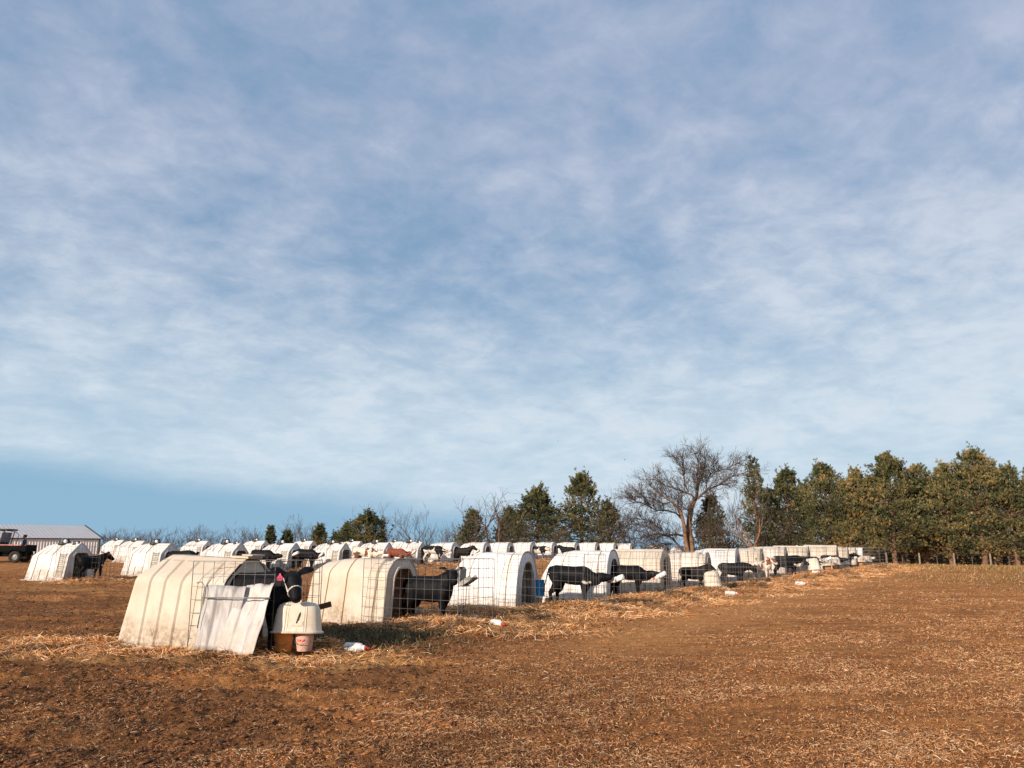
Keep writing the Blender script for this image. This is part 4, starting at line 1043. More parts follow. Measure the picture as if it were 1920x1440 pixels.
# ------------------------------------------------------------------ milk bottles
def bottle_meshes():
    m = MB(); n = 24; q = Matrix.Rotation(math.pi/2, 3, 'Y')   # lies along +x, base at x = 0
    b = len(m.v); prof = [(0, 0), (.045, 0), (.056, .008), (.058, .03), (.058, .20), (.055, .235), (.040, .262), (.032, .272)]
    for r, x in prof:
        for k in range(n):
            a = 2*math.pi*k/n; e = 3.2; c, s_ = math.cos(a), math.sin(a)
            f = 1/((abs(c)**e+abs(s_)**e)**(1/e)) if r > .04 else 1
            m.v.append((x, r*c*f, r*s_*f))
    for i in range(len(prof)-1):
        for k in range(n): m.f.append((b+i*n+k, b+i*n+(k+1) % n, b+(i+1)*n+(k+1) % n, b+(i+1)*n+k)); m.m.append(0)
    for k in range(5): m.box((.06+k*.032, -.0585, .0), (.004, .002, .03+.012*(k % 2)))
    body = m.mesh('bottle_body', [M['milk']]); smooth_angle(body, 40)
    m = MB(); m.lathe([(.0, .268), (.036, .268), (.036, .298), (.026, .300), (0, .300)], 18, q=q); col_ = m.mesh('collar', [M['knob']], True); smooth_angle(col_, 40)
    m = MB(); m.lathe([(.026, .299), (.028, .306), (.018, .315), (.015, .34), (.013, .365), (.006, .378), (0, .38)], 14, q=q); nip = m.mesh('nipple', [M['nipple']], True)
    return body, col_, nip
BT = bottle_meshes()
def bottle(loc, yaw, pitch, label, group='milk bottles lying on the soil', scale=1.0, roll=0):
    root = empty('milk_bottle', loc, 0, label, 'bottle', group)
    root.rotation_euler = (Matrix.Rotation(R(yaw), 3, 'Z')@Matrix.Rotation(R(-pitch), 3, 'Y')@Matrix.Rotation(R(roll), 3, 'X')).to_euler(); root.scale = (scale,)*3
    for nm, me in zip(('bottle_body', 'collar', 'nipple'), BT):
        o = bpy.data.objects.new(nm, me); COL.objects.link(o); o.parent = root
for px, py, yaw, lab, sc in ((647, 1220, -14, 'white milk bottle with red nipple lying right of the two buckets', 1.08), (923, 1181, -56, 'white milk bottle with red nipple lying on pale straw below the trough', 1.12),
                         (1360, 1119, -4, 'white milk bottle lying right of the tipped yellow bucket', 1.15), (1492, 1099.5, -3, 'white milk bottle on bare soil right of the brown and white calf', 1.15),
                         (1523, 1081.5, -8, 'white milk bottle lying below the yellow bucket under the white cover', 1.15), (1619, 1069, 160, 'small white milk bottle alone on the soil near the crest', 1.1),
                         (1633, 1061, -5, 'farthest white milk bottle lying near the first pine trunk', 1.3)):
    x, y = wp(px, py); z = float(gz(np.array([x]), np.array([y]))[0])
    bottle((x, y, z+.07*sc), yaw, -1, lab, scale=sc, roll=20)
# bottles clipped on the pens, nipple down towards the calf's mouth
def held(px, py, Yd, yaw, pitch, label, sc=1.15):
    p = P(px, py, Yd); bottle((p.x, p.y, p.z), yaw, pitch, label, 'bottles clipped to the pens', sc)
    # its cradle, strutted to the front of the nearest pen
    q = (Matrix.Rotation(R(yaw), 3, 'Z')@Matrix.Rotation(R(-pitch), 3, 'Y')); ax = q@Vector((1, 0, 0)); dn = q@Vector((0, 0, -1)); sdv = q@Vector((0, 1, 0)); dn = dn if dn.z < 0 else -dn
    best = None
    for key, root in PEN.items():
        h = next(k for k in ROWS if (k['row'], k['i']) == key); cc, ss = math.cos(h['a']), math.sin(h['a']); lx = h['L']/2-.5+(1.35 if key == ('front', 0) else 2.25)
        dx, dy = p.x-root.location.x, p.y-root.location.y; ly = max(-.6, min(.6, -ss*dx+cc*dy)); w_ = Vector((root.location.x+cc*lx-ss*ly, root.location.y+ss*lx+cc*ly, p.z)); dd = (w_-p).length
        if best is None or dd < best[0]: best = (dd, root, w_)
    dd, root, w_ = best
    if dd > 1.6: return
    m = MB(); o0 = root.location; inv = Matrix.Rotation(-root.rotation_euler.z, 3, 'Z')
    def L3(v): return inv@(v-o0)
    for s_ in (-1, 1): m.tube([L3(p+ax*t+dn*.05*sc+sdv*s_*.045*sc) for t in (.02, .14, .26)], .007, 4)
    for t in (.03, .22): m.tube([L3(p+ax*t+sdv*s_*.075*sc+dn*k_*sc) for s_, k_ in ((-1, .0), (-.9, .055), (.9, .055), (1, .0))], .006, 4)
    m.tube([L3(p+ax*.14+dn*.06*sc), L3(Vector((w_.x, w_.y, p.z-.12))), L3(Vector((w_.x, w_.y, p.z-.42)))], .010, 5)
    link('bottle_holder', m.mesh('bottle_holder', [M['wire']]), root)
held(1170, 1081, 19.7, 158, -20, 'upturned milk bottle held at the mouth of the calf right of the blue barrel')
held(1249, 1074, 22.8, 158, -26, 'upturned milk bottle at the mouth of the calf in front of the ribbed hutch')
held(560, 1035.5, 37.1, 158, -22, 'upturned milk bottle right of the left drinking calf behind the nearest hutch')
held(607, 1036.5, 40.2, 158, -38, 'upturned milk bottle right of the second drinking calf behind the nearest hutch')
held(729, 1041.5, 43.0, 175, 0, 'level milk bottle above the roof of the smooth cream hutch')
held(780, 1031.5, 46.3, 158, -40, 'upturned milk bottle right of the red brown calf')
held(847, 1036, 49.2, 160, -18, 'upturned milk bottle at the mouth of the far black and white calf')
held(899, 1031, 52.4, 150, -35, 'upturned milk bottle right of the far dark brown calf')
held(1517, 1050, 35.4, 160, -18, 'upturned milk bottle right of the long black calf')
held(1559, 1045, 40.6, 160, -26, 'upturned milk bottle right of the drinking black and white calf')
held(1607, 1045, 50.5, 160, -16, 'far upturned milk bottle near the right end of the front row')
held(1640, 1046, 55.5, 165, -5, 'farthest upturned milk bottle beside the first pine trunk')

# ------------------------------------------------------------------ buckets and covers
def bucket_meshes():
    m = MB(); m.lathe([(0, 0), (.115, 0), (.12, .01), (.150, .30), (.157, .305), (.157, .325), (.150, .33), (.146, .32), (.118, .02), (0, .02)], 28); b = m.mesh('bucket_body', smooth=True); smooth_angle(b, 35)
    m = MB(); pts = [(.155*math.cos(t), -.155*abs(math.sin(t))*1.0-.004, .27-.17*math.sin(t)) for t in np.linspace(0, math.pi, 15)]; m.tube(pts, .0045, 5)
    hnd = m.mesh('bucket_handle', [M['steel']])
    m = MB(); m.lathe([(.1575, .30), (.163, .305), (.163, .335), (.152, .34), (.10, .335), (0, .335)], 28); rim = m.mesh('bucket_rim', smooth=True); smooth_angle(rim, 35)
    return b, hnd, rim
BK = bucket_meshes()
def bucket(loc, col, label, rimc=None, tilt=(0, 0), yaw=0, scale=1.0, logo=False, z=None, cat='bucket', grp='feed buckets under white covers'):
    x, y = loc[:2]; zz = loc[2] if len(loc) > 2 else float(gz(np.array([x]), np.array([y]))[0])
    root = empty('bucket', (x, y, zz), 0, label, cat, grp); root.rotation_euler = (R(tilt[0]), R(tilt[1]), R(yaw)); root.scale = (scale,)*3
    for nm, me, mt in (('bucket_body', BK[0], M[col]), ('handle', BK[1], M['steel'])):
        me2 = me
        if not me2.materials: me2.materials.append(mt)
        o = bpy.data.objects.new(nm, me2); COL.objects.link(o); o.parent = root
        o.material_slots[0].link = 'OBJECT'; o.material_slots[0].material = mt
    if rimc:
        if not BK[2].materials: BK[2].materials.append(M[rimc])
        o = bpy.data.objects.new('rim', BK[2]); COL.objects.link(o); o.parent = root
        o.material_slots[0].link = 'OBJECT'; o.material_slots[0].material = M[rimc]
    if logo:
        m = MB(); pts = []
        for k in range(18):
            t = 2*math.pi*k/18; yy = .052*math.cos(t)*(1+.25*math.cos(2*t)); zz_ = .17+.024*math.sin(t)+.008*math.sin(3*t); a = yy/.137-math.pi/2
            pts.append((.1385*math.cos(a), .1385*math.sin(a), zz_))
        m.add(pts, [tuple(range(18))]); o = link('emblem', m.mesh('emblem', [M['redband']]), root)
    return root
q = P(531, 1221, 12.14); bucket(q, 'orange', 'orange bucket with wire handle under the nearest white bucket cover', yaw=12, scale=.98)
q = P(570, 1220, 12.18); bucket(q, 'pinkbucket', 'pale pink bucket with red rim and red emblem under the nearest cover', 'redband', yaw=-10, scale=.93, logo=True)
def cover_meshes():
    """white dome with flared lip, flat back, moulded ribs"""
    m = MB(); n = 40
    def ring(w, d_, z, e=3.6):
        o = []
        for k in range(n):
            a = 2*math.pi*k/n; c, s_ = math.cos(a), math.sin(a); f = 1/((abs(c)**e+abs(s_)**e)**(1/e))
            o.append((w*c*f, d_*s_*f, z))
        return o
    rings = [ring(.375, .255, .0), ring(.375, .255, .022), ring(.35, .235, .03), ring(.335, .222, .10), ring(.322, .212, .22), ring(.305, .198, .33), ring(.275, .175, .395, 3.4), ring(.225, .14, .428, 3), ring(.13, .07, .44, 2.6)]
    bs = []
    for r_ in rings: bs.append(len(m.v)); m.v += r_
    for a, b in zip(bs[:-1], bs[1:]):
        for k in range(n): m.f.append((a+k, a+(k+1) % n, b+(k+1) % n, b+k)); m.m.append(0)
    m.f.append(tuple(bs[-1]+k for k in range(n))); m.m.append(0)
    for x in (-.15, -.115, .125, .155):
        m.tube([(x, -.232, .03), (x*.97, -.215, .15), (x*.97, -.205, .26), (x*.95, -.192, .34), (x*.93, -.15, .415), (x*.9, -.05, .442)], .008, 6)
    body = m.mesh('cover_body', [M['lid']]); smooth_angle(body, 40)
    body = bake(body, [('SOLIDIFY', dict(thickness=.008, offset=-1))], 'cover_body')
    m = MB(); m.tube([(.03, -.03, .43), (.035, -.06, .455), (.04, -.09, .43), (.055, -.15, .39), (.06, -.19, .33), (.06, -.205, .28)], [.012, .016, .014, .012, .011, .006], 6); rope = m.mesh('cover_rope', [M['rope']], True)
    m = MB(); m.tube([(.06, -.206, .29), (.05, -.215, .25), (.03, -.225, .18), (.022, -.23, .14)], [.008, .012, .010, .014], 6); latch = m.mesh('strap', [M['blackcap']], True)
    m = MB(); m.box((.03, -.226, .14), (.17, .006, .075), rot=Matrix.Rotation(R(-8), 3, 'X')); m.box((.03, -.231, .14), (.14, .005, .05), rot=Matrix.Rotation(R(-8), 3, 'X')); plate = m.mesh('plate', [M['lid']])
    return body, rope, latch, plate
CV = cover_meshes()
def cover(loc, yaw, tilt, label, scale=1.0, full=False):
    root = empty('bucket_cover', loc, 0, label, 'bucket cover', 'white bucket covers on the pens'); root.rotation_euler = (R(tilt[0]), R(tilt[1]), R(yaw)); root.scale = (scale,)*3
    for nm, me in zip(('cover_body', 'rope', 'strap', 'plate'), CV):
        if nm in ('rope', 'plate') and not full: continue
        o = bpy.data.objects.new(nm, me); COL.objects.link(o); o.parent = root
    return root
p = P(557, 1187, 12.20); cover((p.x, p.y, p.z), 4, (-4, 1), 'white plastic bucket cover with black strap over the orange and pink buckets', 1.0, True)
# brown board behind it
p = P(606, 1136.5, 12.9); r_ = empty('wooden_board', p, 0, 'short brown board sticking out right of the nearest bucket cover', 'board'); m = MB(); m.box((0, 0, 0), (.26, .035, .085)); m.box((-.15, .0, -.01), (.10, .05, .05), m=1); o = link('board', m.mesh('board', [M['wood'], M['blackcap']]), r_); r_.rotation_euler = (0, R(-15), R(-10))
for px, py, Yd, yaw, ti, sc, lab, bc, bl in (
    (1338, 1103, 27.2, 76, (-8, 6), 1.25, 'white bucket cover standing edge on left of the black calf with lowered head', 'yellow', 'tipped yellow bucket hanging below a white cover left of the black calf'),
    (1527, 1068, 38.6, 75, (-6, 0), 1.2, 'white bucket cover above the upright yellow bucket in the far pens', 'yellow', 'upright yellow bucket below a far white cover'),
    (1553, 1061, 43.0, 30, (-4, 0), .95, 'left one of two touching white covers over orange buckets', 'orange', 'left one of two far orange buckets under white covers'),
    (1565, 1059.5, 44.0, 25, (-4, 0), .95, 'right one of two touching white covers over orange buckets', 'orange', 'right one of two far orange buckets under white covers'),
    (1585, 1060, 48.5, 40, (-14, 0), 1.0, 'single white bucket cover with no bucket, right of the paired ones', None, ''),
    (1614, 1053.5, 53.5, 20, (0, 0), .9, 'left far white cover near the first pine trunk', 'orange', 'far orange bucket near the first pine trunk'),
    (1626, 1053.5, 54.5, 20, (0, 0), .9, 'rightmost far white cover beside the first pine trunk', None, '')):
    p = P(px, py, Yd); cover((p.x, p.y, p.z), yaw, ti, lab, sc)
    if bc:
        if sc == 1.25: bucket((p.x-.05, p.y+.02, p.z-.24), bc, bl, yaw=30, tilt=(-4, 14), scale=.95)
        else: bucket((p.x, p.y, p.z-.27), bc, bl, yaw=10, scale=.95)
q = wp(1612, 1064); bucket((q[0], q[1]), 'blue', 'small far blue bucket below the covers at the right end', scale=.9, grp='blue containers')
# blue barrel on a white shelf
q = P(1012, 1117, 20.6); z0 = q.z
root = empty('feed_barrel', (q.x, q.y, z0), 0, 'bright blue ribbed barrel hung on the pen beside the round white hutch', 'barrel', 'blue containers')
m = MB(); pf = [(0, 0), (.115, 0), (.122, .01)]
for k in range(6): pf += [(.124, .03+k*.055), (.119, .045+k*.055), (.119, .055+k*.055), (.124, .07+k*.055)]
pf += [(.122, .37), (.126, .372), (.126, .388), (0, .388)]
m.lathe(pf, 24); me = m.mesh('barrel_body', [M['blue']]); smooth_angle(me, 45); link('barrel_body', me, root)
m = MB(); m.box((0, 0, -.02), (.30, .26, .03)); o = link('shelf', m.mesh('shelf', [M['knob']]), PEN[('front', 2)]); o.matrix_parent_inverse = Matrix.Identity(4)
o.location = PEN[('front', 2)].matrix_basis.inverted()@Vector((q.x, q.y, z0))
# white posts under the shelf
q2 = P(1019, 1128, 20.3)
root = empty('milk_crate_leg', q2, 0, 'short white plastic post standing in straw under the blue barrel', 'post'); m = MB(); m.box((0, 0, 0), (.055, .04, .24), rot=Matrix.Rotation(R(8), 3, 'Y')); m.box((.03, 0, .11), (.08, .05, .03)); link('post', m.mesh('post', [M['knob']]), root); root.name = 'white_post'
# tub behind the round hutch
q = P(989, 1049, 21.0)
root = empty('blue_tub', (q.x, q.y, q.z), R(-20), 'dull blue tub showing above the doorway of the first round white hutch', 'tub', 'blue containers'); m = MB(); m.lathe([(0, -.18), (.15, -.18), (.20, .12), (.215, .125), (.215, .14), (.19, .14), (.14, -.16), (0, -.16)], 20); me = m.mesh('tub', [M['bluedk']]); smooth_angle(me, 40); link('tub_body', me, root)
# grey trough on the wire behind the raised-head calf
q = P(878, 1088, 15.85)
root = empty('feed_trough', q, R(-24), 'grey plastic trough hooked on the wire left of the round white hutch', 'trough'); m = MB()
m.box((-.14, 0, .09), (.02, .30, .30), rot=Matrix.Rotation(R(4), 3, 'Y')); m.box((0, 0, -.03), (.34, .30, .015), rot=Matrix.Rotation(R(-32), 3, 'Y')); m.box((.0, -.15, -.01), (.32, .012, .10), rot=Matrix.Rotation(R(-32), 3, 'Y')); m.box((.0, .15, -.01), (.32, .012, .10), rot=Matrix.Rotation(R(-32), 3, 'Y')); m.box((-.08, 0, -.12), (.16, .28, .012))
m.tube([(-.15, .12, .20), (-.15, .12, .26), (-.19, .12, .26), (-.19, .12, .18)], .006, 4); m.tube([(-.15, -.12, .20), (-.15, -.12, .26), (-.19, -.12, .26), (-.19, -.12, .18)], .006, 4)
link('trough_body', m.mesh('trough', [M['troughgrey']]), root); root.scale = (.88,)*3

# ------------------------------------------------------------------ the leaning sheet and rod on the nearest pen
def corrugated(w, h_, name, mt, seed=0, wb=1.8):
    rr_ = random.Random(seed); nx, nz = 44, 14; V = []; F = []
    for j in range(nz+1):
        for i in range(nx+1):
            x = w*i/nx; z = h_*j/nz; u_ = (x % .26)/.26
            r = .022*(max(0, min(1, (u_-.18)/.1))-max(0, min(1, (u_-.72)/.1)))
            wob = wb*(.008*math.sin(z*9+x*7+seed)+.007*math.sin(x*13-z*5)+.004*math.sin(x*31+z*17+seed))
            V.append((x, -r+wob*(.3+j/nz), z))
    for j in range(nz):
        for i in range(nx): a = j*(nx+1)+i; F.append((a, a+1, a+nx+2, a+nx+1))
    m = MB(); m.v = V; m.f = F; m.m = [0]*len(F); me = m.mesh(name, [mt], True)
    return bake(me, [('SOLIDIFY', dict(thickness=.006, offset=0))], name)
def lean(px0, py0, Y0, px1, py1, Y1, pxt, pyt, Yt, label, seed):
    """a sheet given by bottom-left, bottom-right and top-left corners"""
    a, b, c = P(px0, py0, Y0), P(px1, py1, Y1), P(pxt, pyt, Yt); ux = b-a; uz = c-a
    me = corrugated(ux.length, uz.length, 'sheet', M['panelgrey' if seed == 2 else 'panelwhite'], seed)
    xx = ux.normalized(); yy = uz.cross(xx).normalized(); zz = uz.normalized()
    root = empty('plastic_sheet', a, 0, label, 'sheet', 'plastic sheets leaning on the nearest pen')
    Mx = Matrix((xx, yy, zz)).transposed().to_4x4(); Mx.translation = a; root.matrix_world = Mx
    link('sheet', me, root); return root
lean(363, 1217, 12.02, 440, 1220, 11.90, 390, 1097, 12.20, 'shorter grey white corrugated sheet, touching the nearest ribbed hutch', 2)
lean(403, 1231, 11.75, 474, 1236, 11.50, 436, 1101, 12.26, 'longer grey white corrugated sheet reaching lowest, left of the orange bucket', 5)
root = empty('steel_rod', P(380, 1121, 12.0), 0, 'thin steel rod hooked across the leaning sheets', 'rod'); m = MB()
o0 = P(380, 1121, 12.0)
def rel(px, py, Yd): return P(px, py, Yd)-o0
m.tube([rel(369, 1093, 12.16), rel(377, 1091, 12.16), rel(382, 1096, 12.14), rel(383, 1104, 12.12), rel(380, 1121, 12.09), rel(376, 1146, 12.04), rel(370, 1178, 12.0)], .009, 6)
m.tube([rel(379, 1121, 12.08), rel(440, 1121, 11.95), rel(507, 1121.5, 11.78)], .009, 6); link('rod', m.mesh('rod', [M['steel']], True), root)

# a dead weed against the nearest hutch
q = wp(290, 1214); root = empty('dead_weed', (q[0], q[1], tz(*q)), 0, 'small dry brown weed growing against the foot of the nearest hutch', 'weed'); m = MB()
for k in range(11):
    a = random.uniform(0, 6.28); l_ = random.uniform(.15, .34); pts = [(0, 0, 0)]
    for j in range(4): a += random.uniform(-.4, .4); pts.append((pts[-1][0]+math.cos(a)*l_*.13, pts[-1][1]+math.sin(a)*l_*.10, pts[-1][2]+l_*.25))
    m.tube(pts, [.004, .004, .003, .003, .002], 4)
link('stems', m.mesh('stems', [M['dog']]), root)
# pale stick by the nearest bottle
q = wp(672, 1236); root = empty('stick', (q[0], q[1], float(gz(np.array([q[0]]), np.array([q[1]]))[0])+.02), R(-48), 'pale dry stalk lying below the nearest milk bottle', 'stick'); m = MB(); m.tube([(-.12, 0, 0), (0, .006, .006), (.12, -.004, 0)], [.010, .009, .007], 6); link('stalk', m.mesh('stalk', [M['straw']] if False else [M['dog']], True), root)
# upright posts in the front row
for px, py, Yd, hh, lab in ((1405, 1092, 34.6, 1.15, 'thin grey post left of the brown and white calf'), (1344, 1080, 32.5, .95, 'thin dark stake in front of the white hutch by the bare tree')):
    x = P(px, py, Yd).x; z = tz(x, Yd); root = empty('stake', (x, Yd, z), 0, lab, 'stake'); m = MB(); m.tube([(0, 0, 0), (0.01, 0, hh)], [.022, .02], 6); m.box((0.01, 0, hh+.01), (.05, .05, .03)); link('post', m.mesh('stake', [M['wood']]), root)

# ------------------------------------------------------------------ trees
class Limbs:
    """tapered limbs collected for one trunk mesh and one crown mesh"""
    def __init__(s, seed): s.tr = MB(); s.cr = MB(); s.r = random.Random(seed); s.n = 0
    def limb(s, p, d, ln, r, lvl, maxl, up=.25, spread=.75, kids=3, wig=.22, main=False, step=5, minr=.012):
        r_ = s.r; pts = [p]; rad = [r]; dd = d.normalized()
        for i in range(step):
            dd = (dd+Vector((r_.uniform(-wig, wig), r_.uniform(-wig, wig), r_.uniform(-wig, wig)+up*.25))).normalized()
            pts.append(pts[-1]+dd*ln/step); rad.append(max(minr, r*(1-.62*(i+1)/step)))
        (s.tr if main else s.cr).tube(pts, rad, 7 if main else (5 if lvl < 2 else 3), cap=False); s.n += 1
        if lvl < maxl:
            for k in range(kids+(1 if r_.random() < .5 else 0)):
                t = r_.uniform(.28, 1.0) if k else 1.0; i = min(step-1, int(t*step)); f = t*step-i
                q = pts[i].lerp(pts[min(step, i+1)], min(1, f)); dl = (pts[min(step, i+1)]-pts[i]).normalized()
                ax = Vector((r_.gauss(0, 1), r_.gauss(0, 1), r_.gauss(0, 1))).normalized(); nd = (dl+ax.cross(dl).normalized()*spread*r_.uniform(.6, 1.25)+Vector((0, 0, up))).normalized()
                s.limb(q, nd, ln*r_.uniform(.50, .78), max(minr, rad[i]*.62), lvl+1, maxl, up, spread, kids, wig, False, 4 if lvl < maxl-1 else 3, minr)
        return pts, rad
def put_tree(name, lim, loc, label, cat, group=None, tm='bark', cm='twig', rz=0):
    root = empty(name, loc, rz, label, cat, group)
    if lim.tr.v: link('trunk', lim.tr.mesh('trunk', [M[tm]], True), root)
    if lim.cr.v: link('crown', lim.cr.mesh('crown', [M[cm]], True), root)
    return root
# the big bare tree: limbs laid out from its outline, twigs grown on them
def big_tree():
    Yd = 80.0; base = P(1296, 1045, Yd); bz = tz(base.x, Yd)-.1; base = Vector((base.x, Yd, bz)); g = Limbs(5); r_ = g.r
    pxm = 1/5.3333
    def W_(cx, cy, dy=0):
        p = P(1120+cx*pxm, 790+cy*pxm, Yd); return Vector((p.x-base.x, dy, p.z-bz))
    T = [  # points in crop units, start radius, end radius, depth drift, main
     ([(965, 1380), (945, 1280), (928, 1100), (922, 900), (940, 750), (990, 630)], .37, .25, .3, 1),
     ([(905, 1380), (888, 1240), (860, 1080), (838, 940), (815, 850), (770, 755), (700, 690), (620, 640), (520, 560), (440, 480)], .29, .06, -1.4, 1),
     ([(825, 880), (760, 820), (640, 790), (520, 790), (400, 725), (290, 690), (215, 640)], .12, .03, -2.2, 0),
     ([(500, 790), (480, 740), (430, 660), (330, 560)], .05, .02, -1, 0), ([(700, 690), (640, 700), (540, 640), (400, 600), (280, 600)], .07, .025, 1.6, 0),
     ([(815, 850), (800, 760), (800, 640), (700, 600), (620, 520)], .10, .03, 1.2, 0),
     ([(985, 650), (940, 590), (860, 545), (760, 500), (680, 470), (560, 385)], .13, .03, 1.5, 0),
     ([(905, 560), (860, 480), (850, 400), (820, 300), (760, 220), (740, 170)], .09, .03, -1.0, 0), ([(850, 400), (870, 300), (860, 200), (850, 130)], .06, .02, .7, 0),
     ([(985, 630), (985, 540), (985, 420), (975, 300), (960, 180), (930, 120)], .11, .03, -1.5, 0), ([(1000, 625), (1020, 500), (1035, 420), (1080, 330), (1110, 200), (1105, 110)], .12, .03, 1.0, 0),
     ([(1005, 640), (1060, 580), (1110, 530), (1210, 485), (1300, 410), (1390, 375), (1480, 340)], .14, .035, -1.6, 0), ([(1110, 530), (1115, 430), (1170, 340), (1240, 270), (1300, 220)], .08, .025, 1.5, 0),
     ([(1210, 485), (1290, 460), (1380, 480), (1450, 480)], .05, .02, 1, 0), ([(1170, 340), (1260, 300), (1370, 250), (1440, 210)], .045, .02, -1, 0),
     ([(1050, 615), (1120, 620), (1190, 650)], .06, .02, -1, 0), ([(1190, 340), (1180, 240), (1200, 160)], .04, .02, .5, 0),
     ([(925, 920), (900, 790), (820, 760)], .05, .02, -1, 0),
     ([(868, 1090), (780, 1075), (690, 1085), (590, 1075), (490, 1075), (380, 1110), (260, 1130), (130, 1125)], .15, .03, -2.0, 0), ([(690, 1085), (600, 1010), (520, 940), (420, 900), (300, 880)], .06, .02, -1, 0),
     ([(850, 1270), (800, 1200), (750, 1120), (690, 1090), (600, 1100), (480, 1140)], .13, .03, .8, 0), ([(720, 1190), (620, 1180), (520, 1220), (430, 1270)], .10, .03, -1.2, 0),
     ([(590, 1075), (520, 1000), (400, 950), (250, 930)], .05, .02, 1.5, 0), ([(940, 960), (1000, 910), (1080, 880), (1160, 880)], .07, .02, 1.5, 0), ([(945, 1010), (1010, 1040), (1060, 1100), (1140, 1180)], .08, .025, -1, 0),
     ([(950, 1120), (1050, 1100), (1180, 1110), (1290, 1000)], .06, .02, 1.5, 0)]
    for pts, r0, r1, dr, mn in T:
        P_ = [W_(x, y, dr*i/(len(pts)-1)*1.3) for i, (x, y) in enumerate(pts)]
        # slight crookedness between the given points
        Q = [P_[0]]
        for a, b in zip(P_[:-1], P_[1:]):
            md = (a+b)/2+Vector((r_.uniform(-1, 1), r_.uniform(-1, 1), r_.uniform(-1, 1)))*(b-a).length*.06; Q += [md, b]
        n = len(Q); rad = [r0+(r1-r0)*(i/(n-1))**.8 for i in range(n)]
        (g.tr if mn else g.cr).tube(Q, rad, 8 if mn else 6, cap=False)
        tot = sum((b-a).length for a, b in zip(Q[:-1], Q[1:])); k = int(tot*(9.5 if not mn else 3.5))
        for j in range(k):
            t = r_.uniform(.12 if not mn else .5, 1)*(n-1); i = min(n-2, int(t)); q = Q[i].lerp(Q[i+1], t-i); dl = (Q[i+1]-Q[i]).normalized()
            if mn and q.z < 3.5: continue
            ax = Vector((r_.gauss(0, 1), r_.gauss(0, 1), r_.gauss(0, 1))).normalized(); nd = (dl*.8+ax.cross(dl).normalized()*.9+Vector((0, 0, .35))).normalized()
            g.limb(q, nd, r_.uniform(.5, 1.35)*(1.2 if r0 > .09 else .9), .026, 1, 3, .12, .75, 3, .25, False, 4, .0098)
    top = max(v[2] for v in g.cr.v); tgt = P(1310, 806, Yd).z-bz; f = tgt/top; print('big tree', g.n, f)
    for q in (g.cr, g.tr): q.v = [(v[0]*(.5+.5*f), v[1], v[2]*f) for v in q.v]
    put_tree('bare_tree', g, base, 'tallest bare tree with two brown trunks and a wide crown against the sky', 'bare tree')
big_tree()
def bare(px, Yd, hpx, label, seed, kind='open', lean=0, wide=1.0, group='bare trees behind the hutches', basepy=1040):
    """hpx = pixel row of the top"""
    x = P(px, basepy, Yd).x; z = tz(x, Yd); H = P(px, hpx, Yd).z-z; g = Limbs(seed); r_ = g.r
    if kind == 'open':      # short bole, several rising limbs
        pts, rad = g.limb(Vector((0, 0, -.1)), Vector((lean, 0, 1)), H*.30, H*.026+.04, 9, 0, .1, main=True, wig=.10)
        n = r_.randint(4, 6)
        for k in range(n):
            a = 2*math.pi*k/n+r_.uniform(-.5, .5); q = pts[r_.choice([3, 4, 5])]
            g.limb(q, Vector((math.cos(a)*.62*wide+lean*.6, math.sin(a)*.5*wide, 1)), H*r_.uniform(.42, .62), H*.012+.012, 0, 3, .22, .60, 3, .18, True, 5, .011)
    elif kind == 'gnarl':
        for s_ in (-1, 1):
            pts, rad = g.limb(Vector((s_*.15, 0, -.1)), Vector((s_*.16, 0, 1)), H*.55, H*.018+.03, 9, 0, .1, main=True, wig=.22, step=7)
            for k in range(5):
                g.limb(pts[r_.choice([4, 5, 6, 7])], Vector((r_.uniform(-1, 1)*.9*wide, r_.uniform(-.6, .6), .8)), H*r_.uniform(.25, .45), H*.009+.01, 0, 2, .12, .85, 3, .32, False, 5, .012)
    else:                   # thicket of upright stems
        for k in range(r_.randint(6, 9)):
            g.limb(Vector((r_.uniform(-.7, .7)*wide, r_.uniform(-.5, .5), -.1)), Vector((r_.uniform(-.55, .55)*wide, r_.uniform(-.35, .35), 1)), H*r_.uniform(.35, .95), H*.006+.010, 0, 3, .22, .60, 3, .20, k == 0, 6, .010)
    f = H/max(v[2] for v in g.cr.v+g.tr.v)
    for q in (g.cr, g.tr): q.v = [(v[0]*(.4+.6*f), v[1]*(.4+.6*f), v[2]*f) for v in q.v]
    return put_tree('bare_tree', g, (x, Yd, z), label, 'bare tree', group)
bare(925, 78, 912, 'gnarled bare tree with two crooked stems between the small pine and the dense pine', 21, 'gnarl')
bare(1407, 72, 893, 'bare tree with a pale forked trunk in front of the slender tall pine', 22, 'open', .0, 1.0)
bare(775, 95, 941, 'bare tree with wide spreading dark limbs left of the small domed hutches', 23, 'open', .12, 1.25)
bare(700, 92, 938, 'bare tree growing behind the wide dark pine at centre left', 24, 'open', .1, 1.0)
bare(1150, 88, 905, 'rounded bare tree between the pointed pine and the tallest bare tree', 25, 'open', -.1, 1.1)
bare(1185, 84, 945, 'low bare tree left of the tallest bare tree', 26, 'open', -.2, 1.3)
bare(740, 98, 985, 'low bare shrub tree left of the wide spreading bare tree', 28, 'thicket', 0, 1.3)
bare(820, 96, 972, 'bare shrub tree right of the wide spreading bare tree', 29, 'thicket', 0, 1.4)
bare(850, 92, 985, 'small bare shrub left of the small pine', 30, 'thicket', 0, 1.2)
bare(1370, 90, 935, 'bare tree between the big tree and the slender pine', 31, 'open', 0, .8)
bare(445, 96, 972, 'bare sapling group standing apart left of the first small pine', 32, 'thicket', 0, 1.6)
bare(575, 96, 962, 'bare tree between the two small pines above the second row', 33, 'open', 0, 1.2)
bare(545, 97, 965, 'thin bare tree just right of the leftmost small pine', 34, 'open', 0, 1.0)
